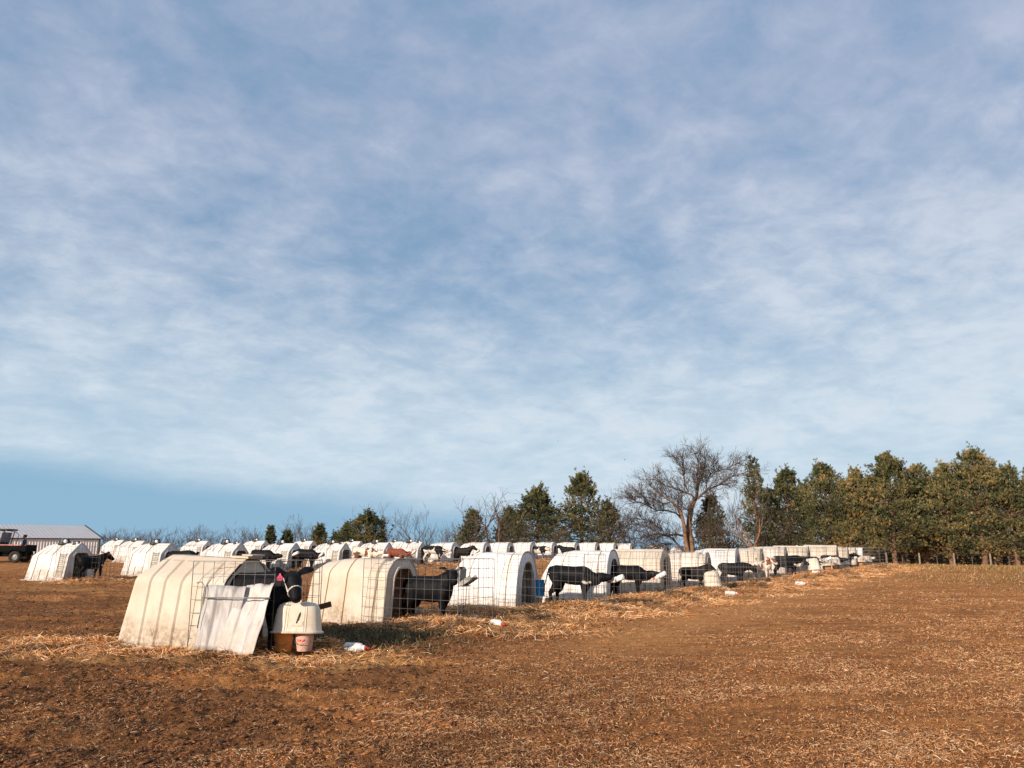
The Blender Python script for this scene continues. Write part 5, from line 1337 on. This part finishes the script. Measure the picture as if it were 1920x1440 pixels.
for k, (px, top) in enumerate(((196, 994), (214, 988), (236, 985), (255, 990), (277, 984), (300, 982), (322, 986), (345, 985), (362, 980), (380, 981), (397, 990), (420, 990), (470, 985))):
    bare(px, 92+(k % 3)*3, top, f'bare sapling, {ORD[k]} from the left in the thicket right of the barn', 40+k, 'thicket', 0, 1.0, 'bare saplings at left')

# pines -------------------------------------------------------------------
def pine_parts(H, Rm, seed, shape='broad', bare_h=.18, tufts=3600, tone=0, gold=0.0, rag=.35, sz=1.0):
    r_ = np.random.default_rng(seed); rr_ = random.Random(seed)
    tr = MB(); pts = [(rr_.uniform(-.03, .03)*H*.3*(i > 0), rr_.uniform(-.03, .03)*H*.3*(i > 0), H*.97*i/8) for i in range(9)]; pts[0] = (0, 0, -.2)
    tr.tube(pts, [max(.02, (.018*H+.06)*(1-i/8.6)) for i in range(9)], 8, cap=False)
    def prof(t):   # t from crown base 0 to top 1
        if shape == 'cone': return (1-t)**.85*(.65+.35*min(1, t*6))+.02
        if shape == 'slim': return ((1-t)**.9*.8+.05)*min(1, .5+t*3)
        return (1-t**1.55)**.92*(.74+.26*min(1, t*4))+.02
    nb = int(80+H*11); B = []
    for k in range(nb):
        t = (k+.5)/nb; t = min(1, max(0, t+rr_.uniform(-.02, .02))); zz = H*(bare_h+(1-bare_h)*t*.985); a = k*2.399+rr_.uniform(-.4, .4)
        ln = Rm*prof(t)*rr_.uniform(1-rag*1.5, 1+rag*.7)*(1+.16*math.sin(a*2+seed)+.10*math.sin(a*3+t*9)); B.append((zz, a, ln, t))
    top = [(H*.98, 0, .15, 1)]
    V, N_, tn = [], [], []
    per = [max(3, l) for _, _, l, _ in B]; tot = sum(x**1.25 for x in per)
    for (zz, a, ln, t), w in zip(B, per):
        rise = .20+.75*t**1.5 if shape != 'cone' else .05+.5*t
        d = np.array([math.cos(a), math.sin(a), rise]); bx = np.array(pts[min(8, int(zz/H*8.2))])
        tr.tube([(bx[0]*.5, bx[1]*.5, zz), tuple(np.array([bx[0]*.5, bx[1]*.5, zz])+d*ln*.5+np.array([0, 0, -.03*ln])), tuple(np.array([bx[0]*.5, bx[1]*.5, zz])+d*ln*.92)], [.018+.012*ln, .012+.006*ln, .008], 4, cap=False)
        n = int(1.9*tufts*w**1.25/tot)+3; s_ = 1-np.abs(r_.normal(0, .34, n)); s_ = np.clip(s_, .12, 1.05)
        lat = r_.normal(0, .30, n)*ln*(.35+s_*.65)*(1.15-s_*.40); ver = r_.normal(0, .17, n)*(ln*.30+.60)
        c = np.zeros((n, 3)); c[:, 0] = bx[0]*.5+math.cos(a)*ln*s_-math.sin(a)*lat; c[:, 1] = bx[1]*.5+math.sin(a)*ln*s_+math.cos(a)*lat; c[:, 2] = zz+rise*ln*s_+ver
        gap = fbm(c[:, 0]*.55+c[:, 1]*.45+seed*3.1, c[:, 2]*1.35-c[:, 1]*.3, 3, 9); kp = (gap > .50) | (r_.uniform(0, 1, n) < .16); kp &= (r_.uniform(0, 1, n) < 1.25-.55*s_)
        c = c[kp]; lat = lat[kp]; n = len(c)
        V.append(c); nn = np.c_[np.cos(a+lat/(ln+.3))*.75, np.sin(a+lat/(ln+.3))*.75, np.full(n, .62+.5*t)]+r_.normal(0, .28, (n, 3)); N_.append(nn)
        tn.append(np.full(n, rr_.gauss(0, .45))+r_.normal(0, .35, n)+1.5*(fbm(c[:, 0]*.55+seed, c[:, 2]*.7+c[:, 1]*.5, 3, 5)-.5)*2)
    # leading shoots that break the outline
    for k in range(int(30+Rm*14)):
        t = rr_.uniform(.35, 1.0)**.7; a = rr_.uniform(0, 6.28); zz = H*(bare_h+(1-bare_h)*t*.97); rr2 = Rm*prof(min(.99, t))*rr_.uniform(.65, .98); L_ = rr_.uniform(.35, 1.25)*(.5+.13*Rm)
        p0 = np.array([math.cos(a)*rr2, math.sin(a)*rr2, zz]); d = np.array([math.cos(a)*.35, math.sin(a)*.35, 1.0]); m_ = rr_.randint(5, 11); s_ = r_.uniform(0, 1, m_)
        c = p0+d*(s_*L_)[:, None]+r_.normal(0, .05, (m_, 3)); V.append(c); N_.append(np.tile(d, (m_, 1))+r_.normal(0, .35, (m_, 3))); tn.append(np.full(m_, rr_.gauss(0, .5)))
        tr.tube([tuple(p0*np.array([.75, .75, 1])-np.array([0, 0, .25])), tuple(p0+d*L_)], [.02, .008], 3, cap=False)
    c = np.concatenate(V); nn = np.concatenate(N_); nn /= np.linalg.norm(nn, axis=1)[:, None]; tn = np.concatenate(tn); n = len(c)
    # a tuft: needles fanned about its axis
    K = 9; ln = r_.uniform(.20, .38, n)*sz
    ref = np.cross(nn, np.array([0, 0, 1.0])+r_.normal(0, .2, (n, 3))); ref /= np.linalg.norm(ref, axis=1)[:, None]; oth = np.cross(nn, ref)
    Vs, Cs = [], []
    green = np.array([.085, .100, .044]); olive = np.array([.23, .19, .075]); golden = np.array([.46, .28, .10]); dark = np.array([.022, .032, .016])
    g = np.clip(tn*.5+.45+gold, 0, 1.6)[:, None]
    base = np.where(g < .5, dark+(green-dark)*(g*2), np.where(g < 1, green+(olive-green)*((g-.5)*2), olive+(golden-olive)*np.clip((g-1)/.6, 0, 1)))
    for k in range(K):
        a = 2*math.pi*k/K+r_.uniform(-.4, .4, n); sp = r_.uniform(.12, .62, n)
        d = nn+(ref*np.cos(a)[:, None]+oth*np.sin(a)[:, None])*sp[:, None]; d /= np.linalg.norm(d, axis=1)[:, None]
        sd = np.cross(d, nn+r_.normal(0, .3, (n, 3))); sd /= (np.linalg.norm(sd, axis=1)[:, None]+1e-6); w = .017
        tip = c+d*ln[:, None]; mid = c+d*(ln*.55)[:, None]
        Vs.append(np.stack([c, mid+sd*w, tip, mid-sd*w], 1)); Cs.append(np.repeat((base*r_.uniform(.75, 1.3, (n, 1)))[:, None, :], 4, 1))
    V4 = np.concatenate(Vs).reshape(-1, 3); C4 = np.concatenate(Cs).reshape(-1, 3); F4 = np.arange(len(V4)).reshape(-1, 4)
    fz = H/V4[:, 2].max(); V4[:, 2] *= fz; tr.v = [(v[0], v[1], v[2]*fz) for v in tr.v]
    return tr.mesh('trunk', [M['barkpine']], True), np_mesh('crown', V4, F4, C4)
PV = {}
def pine(px, Yd, top, wpx, label, kind='broad', seed=0, gold=0., bare_h=.16, tufts=3600, variant=None, group='pine trees along the field edge', rz=None, sz=1.0, basepx=None):
    x = P(px, 1050, Yd).x; z = tz(x, Yd); H = P(px, top, Yd).z-z; Rm = wpx/1512*Yd/2
    key = variant if variant is not None else seed*100+px
    if key not in PV:
        tm, cm = pine_parts(H, Rm, seed+px, kind, bare_h, tufts, gold=gold, sz=sz); cm.materials.append(M['needles']); PV[key] = (tm, cm, H, Rm)
    tm, cm, H0, R0 = PV[key]
    root = empty('pine_tree', (x, Yd, z), random.uniform(0, 6.28) if rz is None else rz, label, 'pine tree', group); root.scale = (Rm/R0, Rm/R0, H/H0)
    for nm, me in (('trunk', tm), ('crown', cm)):
        o = bpy.data.objects.new(nm, me); COL.objects.link(o); o.parent = root
GR = 'pine trees of the dense stand at right'
for px, Yd, top, wd, kd, gold, bh, tf, lab in (
    (1484, 80, 868, 112, 'broad', .10, .10, 3800, 'leftmost pine of the dense right stand, with a thin feathery top'),
    (1555, 77, 857, 135, 'broad', .22, .12, 4600, 'pine with a rounded bushy top, second from left in the right stand'),
    (1618, 76, 868, 105, 'broad', .45, .16, 4300, 'golden brown topped pine in the middle of the right stand'),
    (1680, 75, 842, 130, 'broad', .05, .17, 5200, 'tall pine with an open twiggy crown top right of the golden one'),
    (1738, 77, 866, 118, 'broad', .12, .17, 4700, 'pine with a thin spike at its top in the right stand'),
    (1786, 75, 858, 118, 'broad', .42, .17, 4700, 'golden orange pine left of the tallest pine'),
    (1845, 74, 827, 140, 'broad', .06, .17, 5600, 'tallest pine, with a rounded dark crown, near the right edge'),
    (1908, 73, 862, 135, 'broad', .22, .17, 5200, 'olive pine cut by the right edge of the picture')):
    pine(px, Yd, top, wd*1.14, lab, kd, 3, gold+.03, bh-.03, int(tf*1.15), group=GR)
pine(1965, 75, 850, 130, 'pine just beyond the right edge', 'broad', 4, .1, .17, 3600, group=GR)
# shaded pines standing behind, between the front ones
for k, (px, Yd, top, wd) in enumerate(((1450, 92, 905, 90), (1515, 93, 895, 110), (1590, 92, 888, 120), (1650, 92, 880, 120), (1710, 92, 882, 125), (1765, 92, 880, 120), (1815, 90, 865, 130), (1885, 90, 868, 130), (1950, 92, 880, 130))):
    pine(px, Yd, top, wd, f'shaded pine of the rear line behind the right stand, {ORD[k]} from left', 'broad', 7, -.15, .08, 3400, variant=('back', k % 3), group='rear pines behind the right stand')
for px, Yd, top, wd, kd, gold, bh, tf, lab in (
    (1422, 78, 851, 84, 'cone', .02, .06, 1700, 'slender tall pine with a narrow pointed top left of the dense stand'),
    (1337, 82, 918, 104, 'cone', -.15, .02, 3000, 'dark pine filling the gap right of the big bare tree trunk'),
    (1092, 80, 872, 152, 'cone', .15, .02, 4800, 'pointed pine, tallest left of the big bare tree'),
    (1008, 79, 900, 165, 'cone', .08, .02, 5000, 'dense dark green pine left of the pointed pine'),
    (955, 84, 945, 100, 'cone', .05, .02, 2200, 'low pine behind the gnarled bare tree'),
    (886, 80, 948, 80, 'cone', .1, .02, 2000, 'small brownish pine left of the gnarled bare tree'),
    (687, 84, 951, 98, 'broad', .0, .03, 3400, 'wide dark pine at centre left among bare trees'),
    (650, 86, 975, 50, 'broad', .1, .03, 1600, 'low pine attached left of the wide dark pine'),
    (597, 88, 977, 44, 'cone', .25, .03, 1500, 'small pine with golden lower branches'),
    (629, 90, 993, 34, 'cone', .05, .03, 900, 'tiny dark pine between the golden one and the wide one'),
    (505, 90, 982, 32, 'cone', -.1, .03, 1100, 'leftmost small dark pine'),
    (536, 91, 990, 30, 'cone', -.05, .03, 900, 'small dark pine just right of the leftmost one'),
    (1142, 90, 930, 95, 'cone', .05, .02, 1900, 'low pine right of the pointed pine')):
    pine(px, Yd, top, wd, lab, kd, 5, gold, bh, tf, group='scattered pines behind the hutches')

# low evergreen and bramble shrubs filling under the trees
def shrub(px, Yd, top, wpx, label, seed, tone=0., bareish=False):
    x = P(px, 1045, Yd).x; z = tz(x, Yd); H = P(px, top, Yd).z-z; Rm = wpx/1512*Yd/2; r_ = np.random.default_rng(seed)
    g = Limbs(seed)
    for k in range(12): g.limb(Vector((g.r.uniform(-.6, .6)*Rm, g.r.uniform(-.5, .5), -.05)), Vector((g.r.uniform(-.6, .6), g.r.uniform(-.4, .4), 1)), H*g.r.uniform(.6, .95), .018, 0, 2, .2, .6, 3, .2, False, 4, .009)
    root = empty('shrub', (x, Yd, z), 0, label, 'shrub', 'shrubs under the trees'); link('branches', g.cr.mesh('branches', [M['twig']]), root)
    if not bareish:
        n = int(700*Rm*H/3); c = r_.normal(0, 1, (n, 3)); c /= np.linalg.norm(c, axis=1)[:, None]; c *= r_.uniform(.35, 1, (n, 1)); c[:, 0] *= Rm; c[:, 1] *= Rm*.6; c[:, 2] = np.abs(c[:, 2])*H*.95*(.7+.3*r_.uniform(0, 1, n))
        q = r_.normal(0, 1, (n, 3)); q /= np.linalg.norm(q, axis=1)[:, None]; p_ = np.cross(q, r_.normal(0, 1, (n, 3))); p_ /= np.linalg.norm(p_, axis=1)[:, None]; s_ = r_.uniform(.05, .12, (n, 1))
        V = np.stack([c-q*s_, c+p_*s_*.5, c+q*s_, c-p_*s_*.5], 1).reshape(-1, 3); col = palette(n, [(.05, .055, .022), (.12, .085, .035), (.16, .09, .045), (.03, .038, .018)], jit=.3)+tone*.02
        link('foliage', np_mesh('foliage', V, np.arange(4*n).reshape(-1, 4), np.repeat(col, 4, 0)), root, [M['needles']])
for k, (px, Yd, top, wd, br, lab) in enumerate(((905, 76, 985, 75, 0, 'reddish brown thicket under the gnarled bare tree'), (965, 76, 992, 80, 0, 'dark shrub left of the dense pine foot'), (1050, 76, 995, 80, 0, 'dark shrub between the dense and the pointed pine'),
    (1125, 78, 990, 80, 0, 'shrub right of the foot of the pointed pine'), (1190, 84, 1014, 90, 1, 'bare bramble left of the big tree low limbs'), (1245, 86, 1018, 80, 1, 'bare bramble under the low limbs of the big tree'),
    (1335, 78, 985, 70, 0, 'shrub right of the big tree trunk'), (1385, 80, 990, 70, 0, 'shrub left of the forked pale trunk'), (1440, 78, 985, 80, 0, 'shrub right of the forked pale trunk'),
    (860, 90, 1000, 60, 0, 'low olive shrub left of the brown thicket'), (800, 94, 1003, 80, 1, 'bare bramble under the wide spreading bare tree'), (720, 94, 1003, 60, 1, 'bare bramble right of the wide dark pine'), (570, 94, 1005, 60, 0, 'low shrub between the small pines'), (480, 96, 1005, 60, 1, 'bare bramble left of the first small pine'))):
    shrub(px, Yd, top, wd, lab, 300+k, 0, br)
# undergrowth seen between the trunks on the right
for k, px in enumerate(range(1655, 1960, 34)):
    shrub(px, 86+(k % 3)*3, 1038+(k % 2)*6, 40, f'low shrub between the pine trunks beyond the fence, {ORD[k]} from left', 400+k, 0, k % 2)

# ------------------------------------------------------------------ fence on the crest
root = empty('field_fence', (P(1660, 1062, 66).x, 66, 0), 0, 'wire fence with weathered wooden posts in front of the right pines', 'fence')
ox, oy = root.location.x, root.location.y
pw = []
for px, Yd, top, rad in ((1662, 66, 1036, .075), (1724, 65, 1037, .065), (1789, 64, 1037, .06), (1857, 63, 1038, .07), (1928, 62, 1039, .07)):
    x = P(px, 1050, Yd).x; z = tz(x, Yd); zt = P(px, top, Yd).z; m = MB(); m.tube([(x-ox, Yd-oy, z-.2), (x-ox+.02, Yd-oy, (z+zt)/2), (x-ox+.01, Yd-oy, zt)], [rad*1.05, rad, rad*.9], 8)
    link('post', m.mesh('post', [M['post']]), root); pw.append((x-ox, Yd-oy, z, zt))
for px, Yd, top in ((1692, 65.5, 1041), (1757, 64.5, 1042), (1823, 63.5, 1042), (1892, 62.5, 1043)):
    x = P(px, 1050, Yd).x; z = tz(x, Yd); zt = P(px, top, Yd).z; m = MB(); m.tube([(x-ox, Yd-oy, z-.2), (x-ox, Yd-oy, zt)], .022, 4); link('steel_post', m.mesh('steel_post', [M['steel']]), root)
for f in (.35, .6, .85):
    m = MB(); m.tube([(a, b, z+(zt-z)*f) for a, b, z, zt in pw], .002, 3, cap=False); link('wire', m.mesh('fence_wire', [M['wire']]), root)

# ------------------------------------------------------------------ barn
def barn():
    Yb = 92.0; p0 = P(-60, 1008, Yb); pe = P(187, 1009.5, Yb+8); zr = P(150, 986, Yb+14)
    x1, y1 = pe.x, pe.y; ze = pe.z; zb = min(tz(x1, y1), tz(x1-20, y1))-.4
    ang = R(40)      # the gable is seen edge on
    root = empty('metal_barn', (x1, y1, zb), ang, 'long pale corrugated metal barn with a low pitched roof at the far left', 'barn'); Hh = ze-zb; Wd = 19.2; rise = P(150, 986.5, y1+7.3).z-ze; Ln = 42.0
    # local: wall along -x from the corner, gable along +y
    def ribs(L_, z0, z1f, pitch=.30, dep=.03):
        m = MB(); n = int(L_/pitch); xs = []
        for i in range(n): xs += [(i*pitch, 0), (i*pitch+pitch*.55, 0), (i*pitch+pitch*.66, dep), (i*pitch+pitch*.88, dep)]
        xs.append((n*pitch, 0)); b = 0
        for x, o in xs: m.v += [(-x, -o, z0), (-x, -o, z1f(x))]
        for i in range(len(xs)-1): m.f.append((2*i, 2*i+1, 2*i+3, 2*i+2)); m.m.append(0)
        return m
    m = ribs(Ln, 0, lambda x: Hh); link('wall', m.mesh('wall', [M['walltin']]), root)
    m = ribs(Wd, 0, lambda x: Hh+rise*(1-abs(x-Wd/2)/(Wd/2))); o = link('gable_wall', m.mesh('gable', [M['walltin']]), root); o.rotation_euler = (0, 0, -math.pi/2)
    for sgn, nm in ((0, 'roof'), (1, 'roof')):
        m = MB(); n = int(Ln/.45)
        for i in range(n+1):
            for o_ in (0, .10, .17, .27):
                x = -i*.45-o_+.3; hh = .0 if o_ in (0, .27) else .014
                if sgn == 0: m.v += [(x, -.12, Hh-.03+hh), (x, Wd/2, Hh+rise+.05+hh)]
                else: m.v += [(x, Wd+.35, Hh-.08+hh), (x, Wd/2, Hh+rise+.05+hh)]
        for i in range(len(m.v)//2-1): m.f.append((2*i, 2*i+1, 2*i+3, 2*i+2)); m.m.append(0)
        link(nm, m.mesh('roof', [M['rooftin']]), root)
    m = MB(); m.box((-Ln/2, -.15, Hh-.06), (Ln+.6, .06, .12)); m.tube([(.32, -.38, Hh-.04), (.32, Wd/2, Hh+rise+.09), (.32, Wd+.38, Hh-.04)], .09, 4); link('eave_trim', m.mesh('trim', [M['trim']]), root)
    m = MB(); m.box((.03, -.05, Hh/2), (.14, .14, Hh-.1)); link('corner_trim', m.mesh('corner', [M['trim']]), root)
barn()

# ------------------------------------------------------------------ people (small, in and behind the utility vehicle)
def person(loc, yaw, pose, jacket, label, hat=True):
    root = empty('person', loc, yaw, label, 'person'); m = MB()
    if pose == 'sit':
        hipz = .55; m.loft([(0, 0, hipz-.08), (0, 0, hipz+.08), (.02, 0, hipz+.30), (.03, 0, hipz+.48), (.03, 0, hipz+.56)], [(.15, .11), (.17, .13), (.17, .12), (.19, .11), (.10, .08)], side=(0, 1, 0))
        for s_ in (-1, 1):
            m.loft([(0, s_*.09, hipz), (.22, s_*.11, hipz+.03), (.44, s_*.12, hipz+.02)], [(.085, .085), (.08, .08), (.06, .06)], n=10); m.loft([(.43, s_*.12, hipz+.03), (.44, s_*.12, hipz-.2), (.42, s_*.12, hipz-.42)], [(.06, .06), (.055, .058), (.04, .042)], n=10, side=(0, 1, 0)); m.loft([(.38, s_*.12, hipz-.45), (.50, s_*.12, hipz-.46), (.58, s_*.12, hipz-.47)], [(.04, .045), (.045, .04), (.03, .02)], n=8)
            m.loft([(.03, s_*.19, hipz+.48), (.12, s_*.22, hipz+.32), (.20, s_*.22, hipz+.20)], [(.055, .055), (.05, .05), (.042, .042)], n=10); m.loft([(.19, s_*.22, hipz+.21), (.34, s_*.17, hipz+.28), (.44, s_*.12, hipz+.32)], [(.045, .045), (.036, .036), (.028, .028)], n=10)
            for f in range(5): m.tube([(.44, s_*(.10+f*.012), hipz+.33), (.485, s_*(.10+f*.012), hipz+.345), (.50, s_*(.10+f*.012), hipz+.315)], .009, 6)
        hz = hipz+.56; hx = .04
    else:
        hipz = .92; hz = 1.46; hx = .02
        m.loft([(0, 0, hipz-.06), (0, 0, hipz+.08), (.01, 0, 1.15), (.01, 0, 1.34), (0, 0, 1.44)], [(.15, .11), (.165, .12), (.16, .115), (.19, .11), (.10, .08)], side=(0, 1, 0))
        for s_ in (-1, 1):
            m.loft([(0, s_*.085, hipz), (.01, s_*.10, .50), (0, s_*.10, .10)], [(.09, .10), (.062, .068), (.042, .05)], n=10, side=(0, 1, 0)); m.loft([(-.06, s_*.10, .04), (.06, s_*.10, .045), (.17, s_*.10, .025)], [(.04, .04), (.045, .045), (.035, .02)], n=8)
            m.loft([(0, s_*.20, 1.37), (.03, s_*.25, 1.15), (.10, s_*.24, .98)], [(.055, .055), (.048, .048), (.04, .04)], n=10); m.loft([(.09, s_*.24, .99), (.24, s_*.18, 1.02), (.33, s_*.14, 1.04)], [(.042, .042), (.034, .034), (.028, .028)], n=10)
            for f in range(5): m.tube([(.33, s_*(.12+f*.012), 1.045), (.375, s_*(.12+f*.012), 1.05), (.39, s_*(.12+f*.012), 1.02)], .009, 6)
    m.loft([(hx, 0, hz-.06), (hx+.01, 0, hz+.02), (hx+.02, 0, hz+.06)], [(.06, .06), (.052, .055), (.05, .06)], side=(0, 1, 0), n=10)
    m.loft([(hx+.02, 0, hz+.04), (hx+.035, 0, hz+.10), (hx+.025, 0, hz+.17), (hx+.01, 0, hz+.24), (hx, 0, hz+.27)], [(.050, .055), (.068, .085), (.076, .098), (.065, .085), (.03, .04)], side=(0, 1, 0), n=12)
    m.ball((hx+.125, 0, hz+.125), .017, 8, sc=(1, .8, 1.3))
    for s_ in (-1, 1): m.ball((hx+.01, s_*.078, hz+.13), .022, 8, sc=(.7, .35, 1))
    me = bake(m.mesh('p'), [('REMESH', dict(mode='VOXEL', voxel_size=.011, use_smooth_shade=True)), ('SMOOTH', dict(factor=.5, iterations=2))], 'person_body')
    me.materials.clear()
    for k in ('skin', jacket, 'jeans', 'darkcap'): me.materials.append(M[k])
    cz = np.empty(len(me.polygons)*3); me.polygons.foreach_get('center', cz); cz = cz.reshape(-1, 3); z = cz[:, 2]
    mi = np.where(z > hz-.01, 0, np.where(z > hipz+.04, 1, 2)); hand = (cz[:, 0] > (.42 if pose == 'sit' else .31)) & (z > hipz+.06) & (z < hz-.05); mi = np.where(hand, 0, mi); mi = np.where(z < (.14 if pose == 'sit' else .08), 3, mi)
    me.polygons.foreach_set('material_index', mi.astype(np.int32)); o = link('body', me, root)
    m = MB(); m.ball((hx-.012, 0, hz+.185), .098, 14, sc=(1.02, .86, .92)); 
    if hat: m.loft([(hx+.06, 0, hz+.185), (hx+.13, 0, hz+.178), (hx+.165, 0, hz+.165)], [(.07, .012), (.06, .008), (.03, .006)], n=10)
    link('cap' if hat else 'hair', m.mesh('cap', [M['darkcap']], True), root)
    for s_ in (-1, 1):
        e = bpy.data.objects.new('eye', EYEM); COL.objects.link(e); e.parent = root; e.location = (hx+.098, s_*.03, hz+.15); e.scale = (.5,)*3
    return root

# ------------------------------------------------------------------ utility vehicle, cut by the left edge
def utv():
    Yv = 48.5; pr = P(55, 1052, Yv); x1 = pr.x; z0 = tz(x1-1.2, Yv); sc = 1.0
    # local: x forward (towards the left of the picture), origin under the rear end
    root = empty('utility_vehicle', (x1, Yv, z0), R(180+6), 'dark utility vehicle with a red edged cargo bed in front of the barn', 'utility vehicle')
    def part(nm, m, mt, sm=False, par=None): return link(nm, m.mesh(nm, [M[x] for x in (mt if isinstance(mt, (list, tuple)) else [mt])], sm), par or root)
    m = MB(); m.box((.72, 0, .80), (1.40, 1.30, .34)); m.box((.72, 0, .60), (1.2, 1.1, .10)); part('cargo_bed', m, 'utv')
    m = MB(); m.box((.86, .66, 1.01), (1.12, .05, .05)); m.box((.86, -.66, 1.01), (1.12, .05, .05)); m.box((.02, 0, .99), (.05, 1.3, .05)); part('bed_rail', m, 'utvred')
    m = MB(); m.box((-.02, 0, .82), (.04, 1.30, .36)); m.box((-.045, .5, .55), (.03, .10, .16)); m.box((-.045, -.5, .55), (.03, .10, .16)); part('tailgate', m, ['utv'])
    m = MB(); m.box((2.0, 0, .42), (2.9, 1.0, .16)); m.box((2.15, 0, .50), (1.2, 1.34, .10)); m.box((3.05, 0, .78), (.75, 1.25, .42)); m.box((3.40, 0, .66), (.16, 1.2, .30)); m.box((1.50, .0, .68), (.10, 1.3, .46)); part('body', m, 'utv')
    for sx in (.55, 2.95):
        for sy in (-1, 1):
            m = MB(); q = Matrix.Rotation(math.pi/2, 3, 'X'); m.lathe([(.19, -.12), (.29, -.12), (.325, -.09), (.33, 0), (.325, .09), (.29, .12), (.19, .12), (.19, -.12)], 28, q=q, c=(sx, sy*.60, .33))
            for k in range(22):
                a = 2*math.pi*k/22; m.box((sx+.332*math.cos(a), sy*.60, .33+.332*math.sin(a)), (.022, .22, .03), rot=Matrix.Rotation(-a, 3, 'Y'))
            w = part('wheel', m, 'tyre'); m = MB(); m.lathe([(0, -.06), (.14, -.05), (.19, -.10), (.195, -.10), (.195, .10), (.19, .10), (.14, .05), (0, .06)], 20, q=q, c=(sx, sy*.60, .33)); part('rim', m, 'steel', par=w)
            m = MB(); pts = [(sx+.42*math.cos(t), sy*.60, .35+.40*math.sin(t)) for t in np.linspace(.25, math.pi-.25, 9)]
            for a, b in zip(pts[:-1], pts[1:]):
                mid = ((a[0]+b[0])/2, a[1], (a[2]+b[2])/2); an = math.atan2(b[2]-a[2], b[0]-a[0]); m.box(mid, (.16, .28, .03), rot=Matrix.Rotation(-an, 3, 'Y'))
            part('fender', m, 'utv')
    for sy in (-1, 1):
        m = MB(); m.tube([(1.50, sy*.62, .75), (1.42, sy*.62, 1.25), (1.30, sy*.60, 1.80), (1.75, sy*.58, 1.87), (2.45, sy*.58, 1.86), (2.85, sy*.60, 1.40), (3.10, sy*.60, .98)], .030, 8); m.tube([(1.30, sy*.60, 1.80), (1.05, sy*.62, 1.62), (1.16, sy*.64, 1.05)], .018, 6)
        m.tube([(2.28, sy*.60, 1.86), (2.22, sy*.62, .95)], .022, 6); part('cab_frame', m, 'blackcap', True)
    m = MB(); m.box((1.85, 0, 1.915), (1.35, 1.32, .05)); m.box((1.22, 0, 1.88), (.16, 1.3, .04), rot=Matrix.Rotation(R(-20), 3, 'Y')); part('roof', m, 'blackcap')
    m = MB(); m.box((1.47, 0, 1.46), (.02, 1.14, .56), rot=Matrix.Rotation(R(-9), 3, 'Y')); part('rear_screen', m, 'glass')
    m = MB(); m.box((1.86, 0, .78), (.50, 1.2, .12)); m.box((1.62, 0, 1.05), (.12, 1.2, .50), rot=Matrix.Rotation(R(-10), 3, 'Y')); part('seat', m, 'blackcap')
    m = MB(); m.tube([(2.36+.06*math.sin(t), -.33+.17*math.cos(t), 1.16+.14*math.sin(t)) for t in np.linspace(0, 2*math.pi, 17)], .014, 6); m.tube([(2.36, -.33, 1.16), (2.62, -.33, .95)], .018, 6); part('steering_wheel', m, 'blackcap')
    m = MB(); m.box((.9, -.672, .92), (.30, .012, .02)); m.box((.12, -.672, .92), (.16, .012, .02)); part('side_strip', m, 'knob')
    m = MB(); m.lathe([(0, 0), (.10, 0), (.10, .16), (.06, .20), (0, .20)], 14, c=(2.75, .45, .99)); part('white_jug', m, 'knob')
    p = Matrix.Translation(root.location)@Matrix.Rotation(R(186), 4, 'Z')
    # local +y is the side towards the camera
    q = p@Vector((1.86, .30, .26)); person(q, R(186), 'sit', 'jacketg', 'person in a dark cap and grey jacket sitting in the utility vehicle', True)
    q = p@Vector((.95, -1.25, 0)); person((q.x, q.y, tz(q.x, q.y)-.12), R(195), 'stand', 'jacketb', 'person in a dark blue jacket seen behind the cargo bed of the utility vehicle', False)
utv()

# birds, two specks in the sky
def bird(px, py, Yd, label, yaw):
    p = P(px, py, Yd); root = empty('bird', p, yaw, label, 'bird', 'birds in the sky'); root.scale = (.62,)*3; m = MB()
    m.loft([(-.16, 0, 0), (-.08, 0, .0), (.02, 0, 0), (.10, 0, .01), (.15, 0, .02)], [(.03, .008), (.035, .03), (.045, .045), (.03, .035), (.01, .012)], n=8); link('body', m.mesh('body', [M['darkcap']], True), root)
    for s_ in (-1, 1):
        m = MB(); m.loft([(.02, s_*.03, .02), (.03, s_*.16, .08), (-.02, s_*.32, .05)], [(.06, .008), (.055, .006), (.01, .003)], side=(1, 0, 0), n=8); link('wing', m.mesh('wing', [M['darkcap']], True), root)
bird(1171, 862, 90, 'tiny dark bird left of the crown of the big bare tree', .4); bird(1046, 827, 110, 'tiny bird speck high above the pointed pine', 1.2)

# the small white ball standing above the far front hutches
x = P(1496, 1050, 44).x; z = tz(x, 44); zt = P(1496, 1024.5, 44).z; root = empty('ball_marker', (x, 44, z), 0, 'small white ball on a thin rod above the far cream hutches', 'marker'); m = MB(); m.tube([(-.02, 0, 0), (-.02, 0, zt-z)], .008, 4); link('rod', m.mesh('rod', [M['steel']]), root)
m = MB(); m.ball((0, 0, zt-z), .065, 12); link('ball', m.mesh('ball', [M['knob']], True), root)
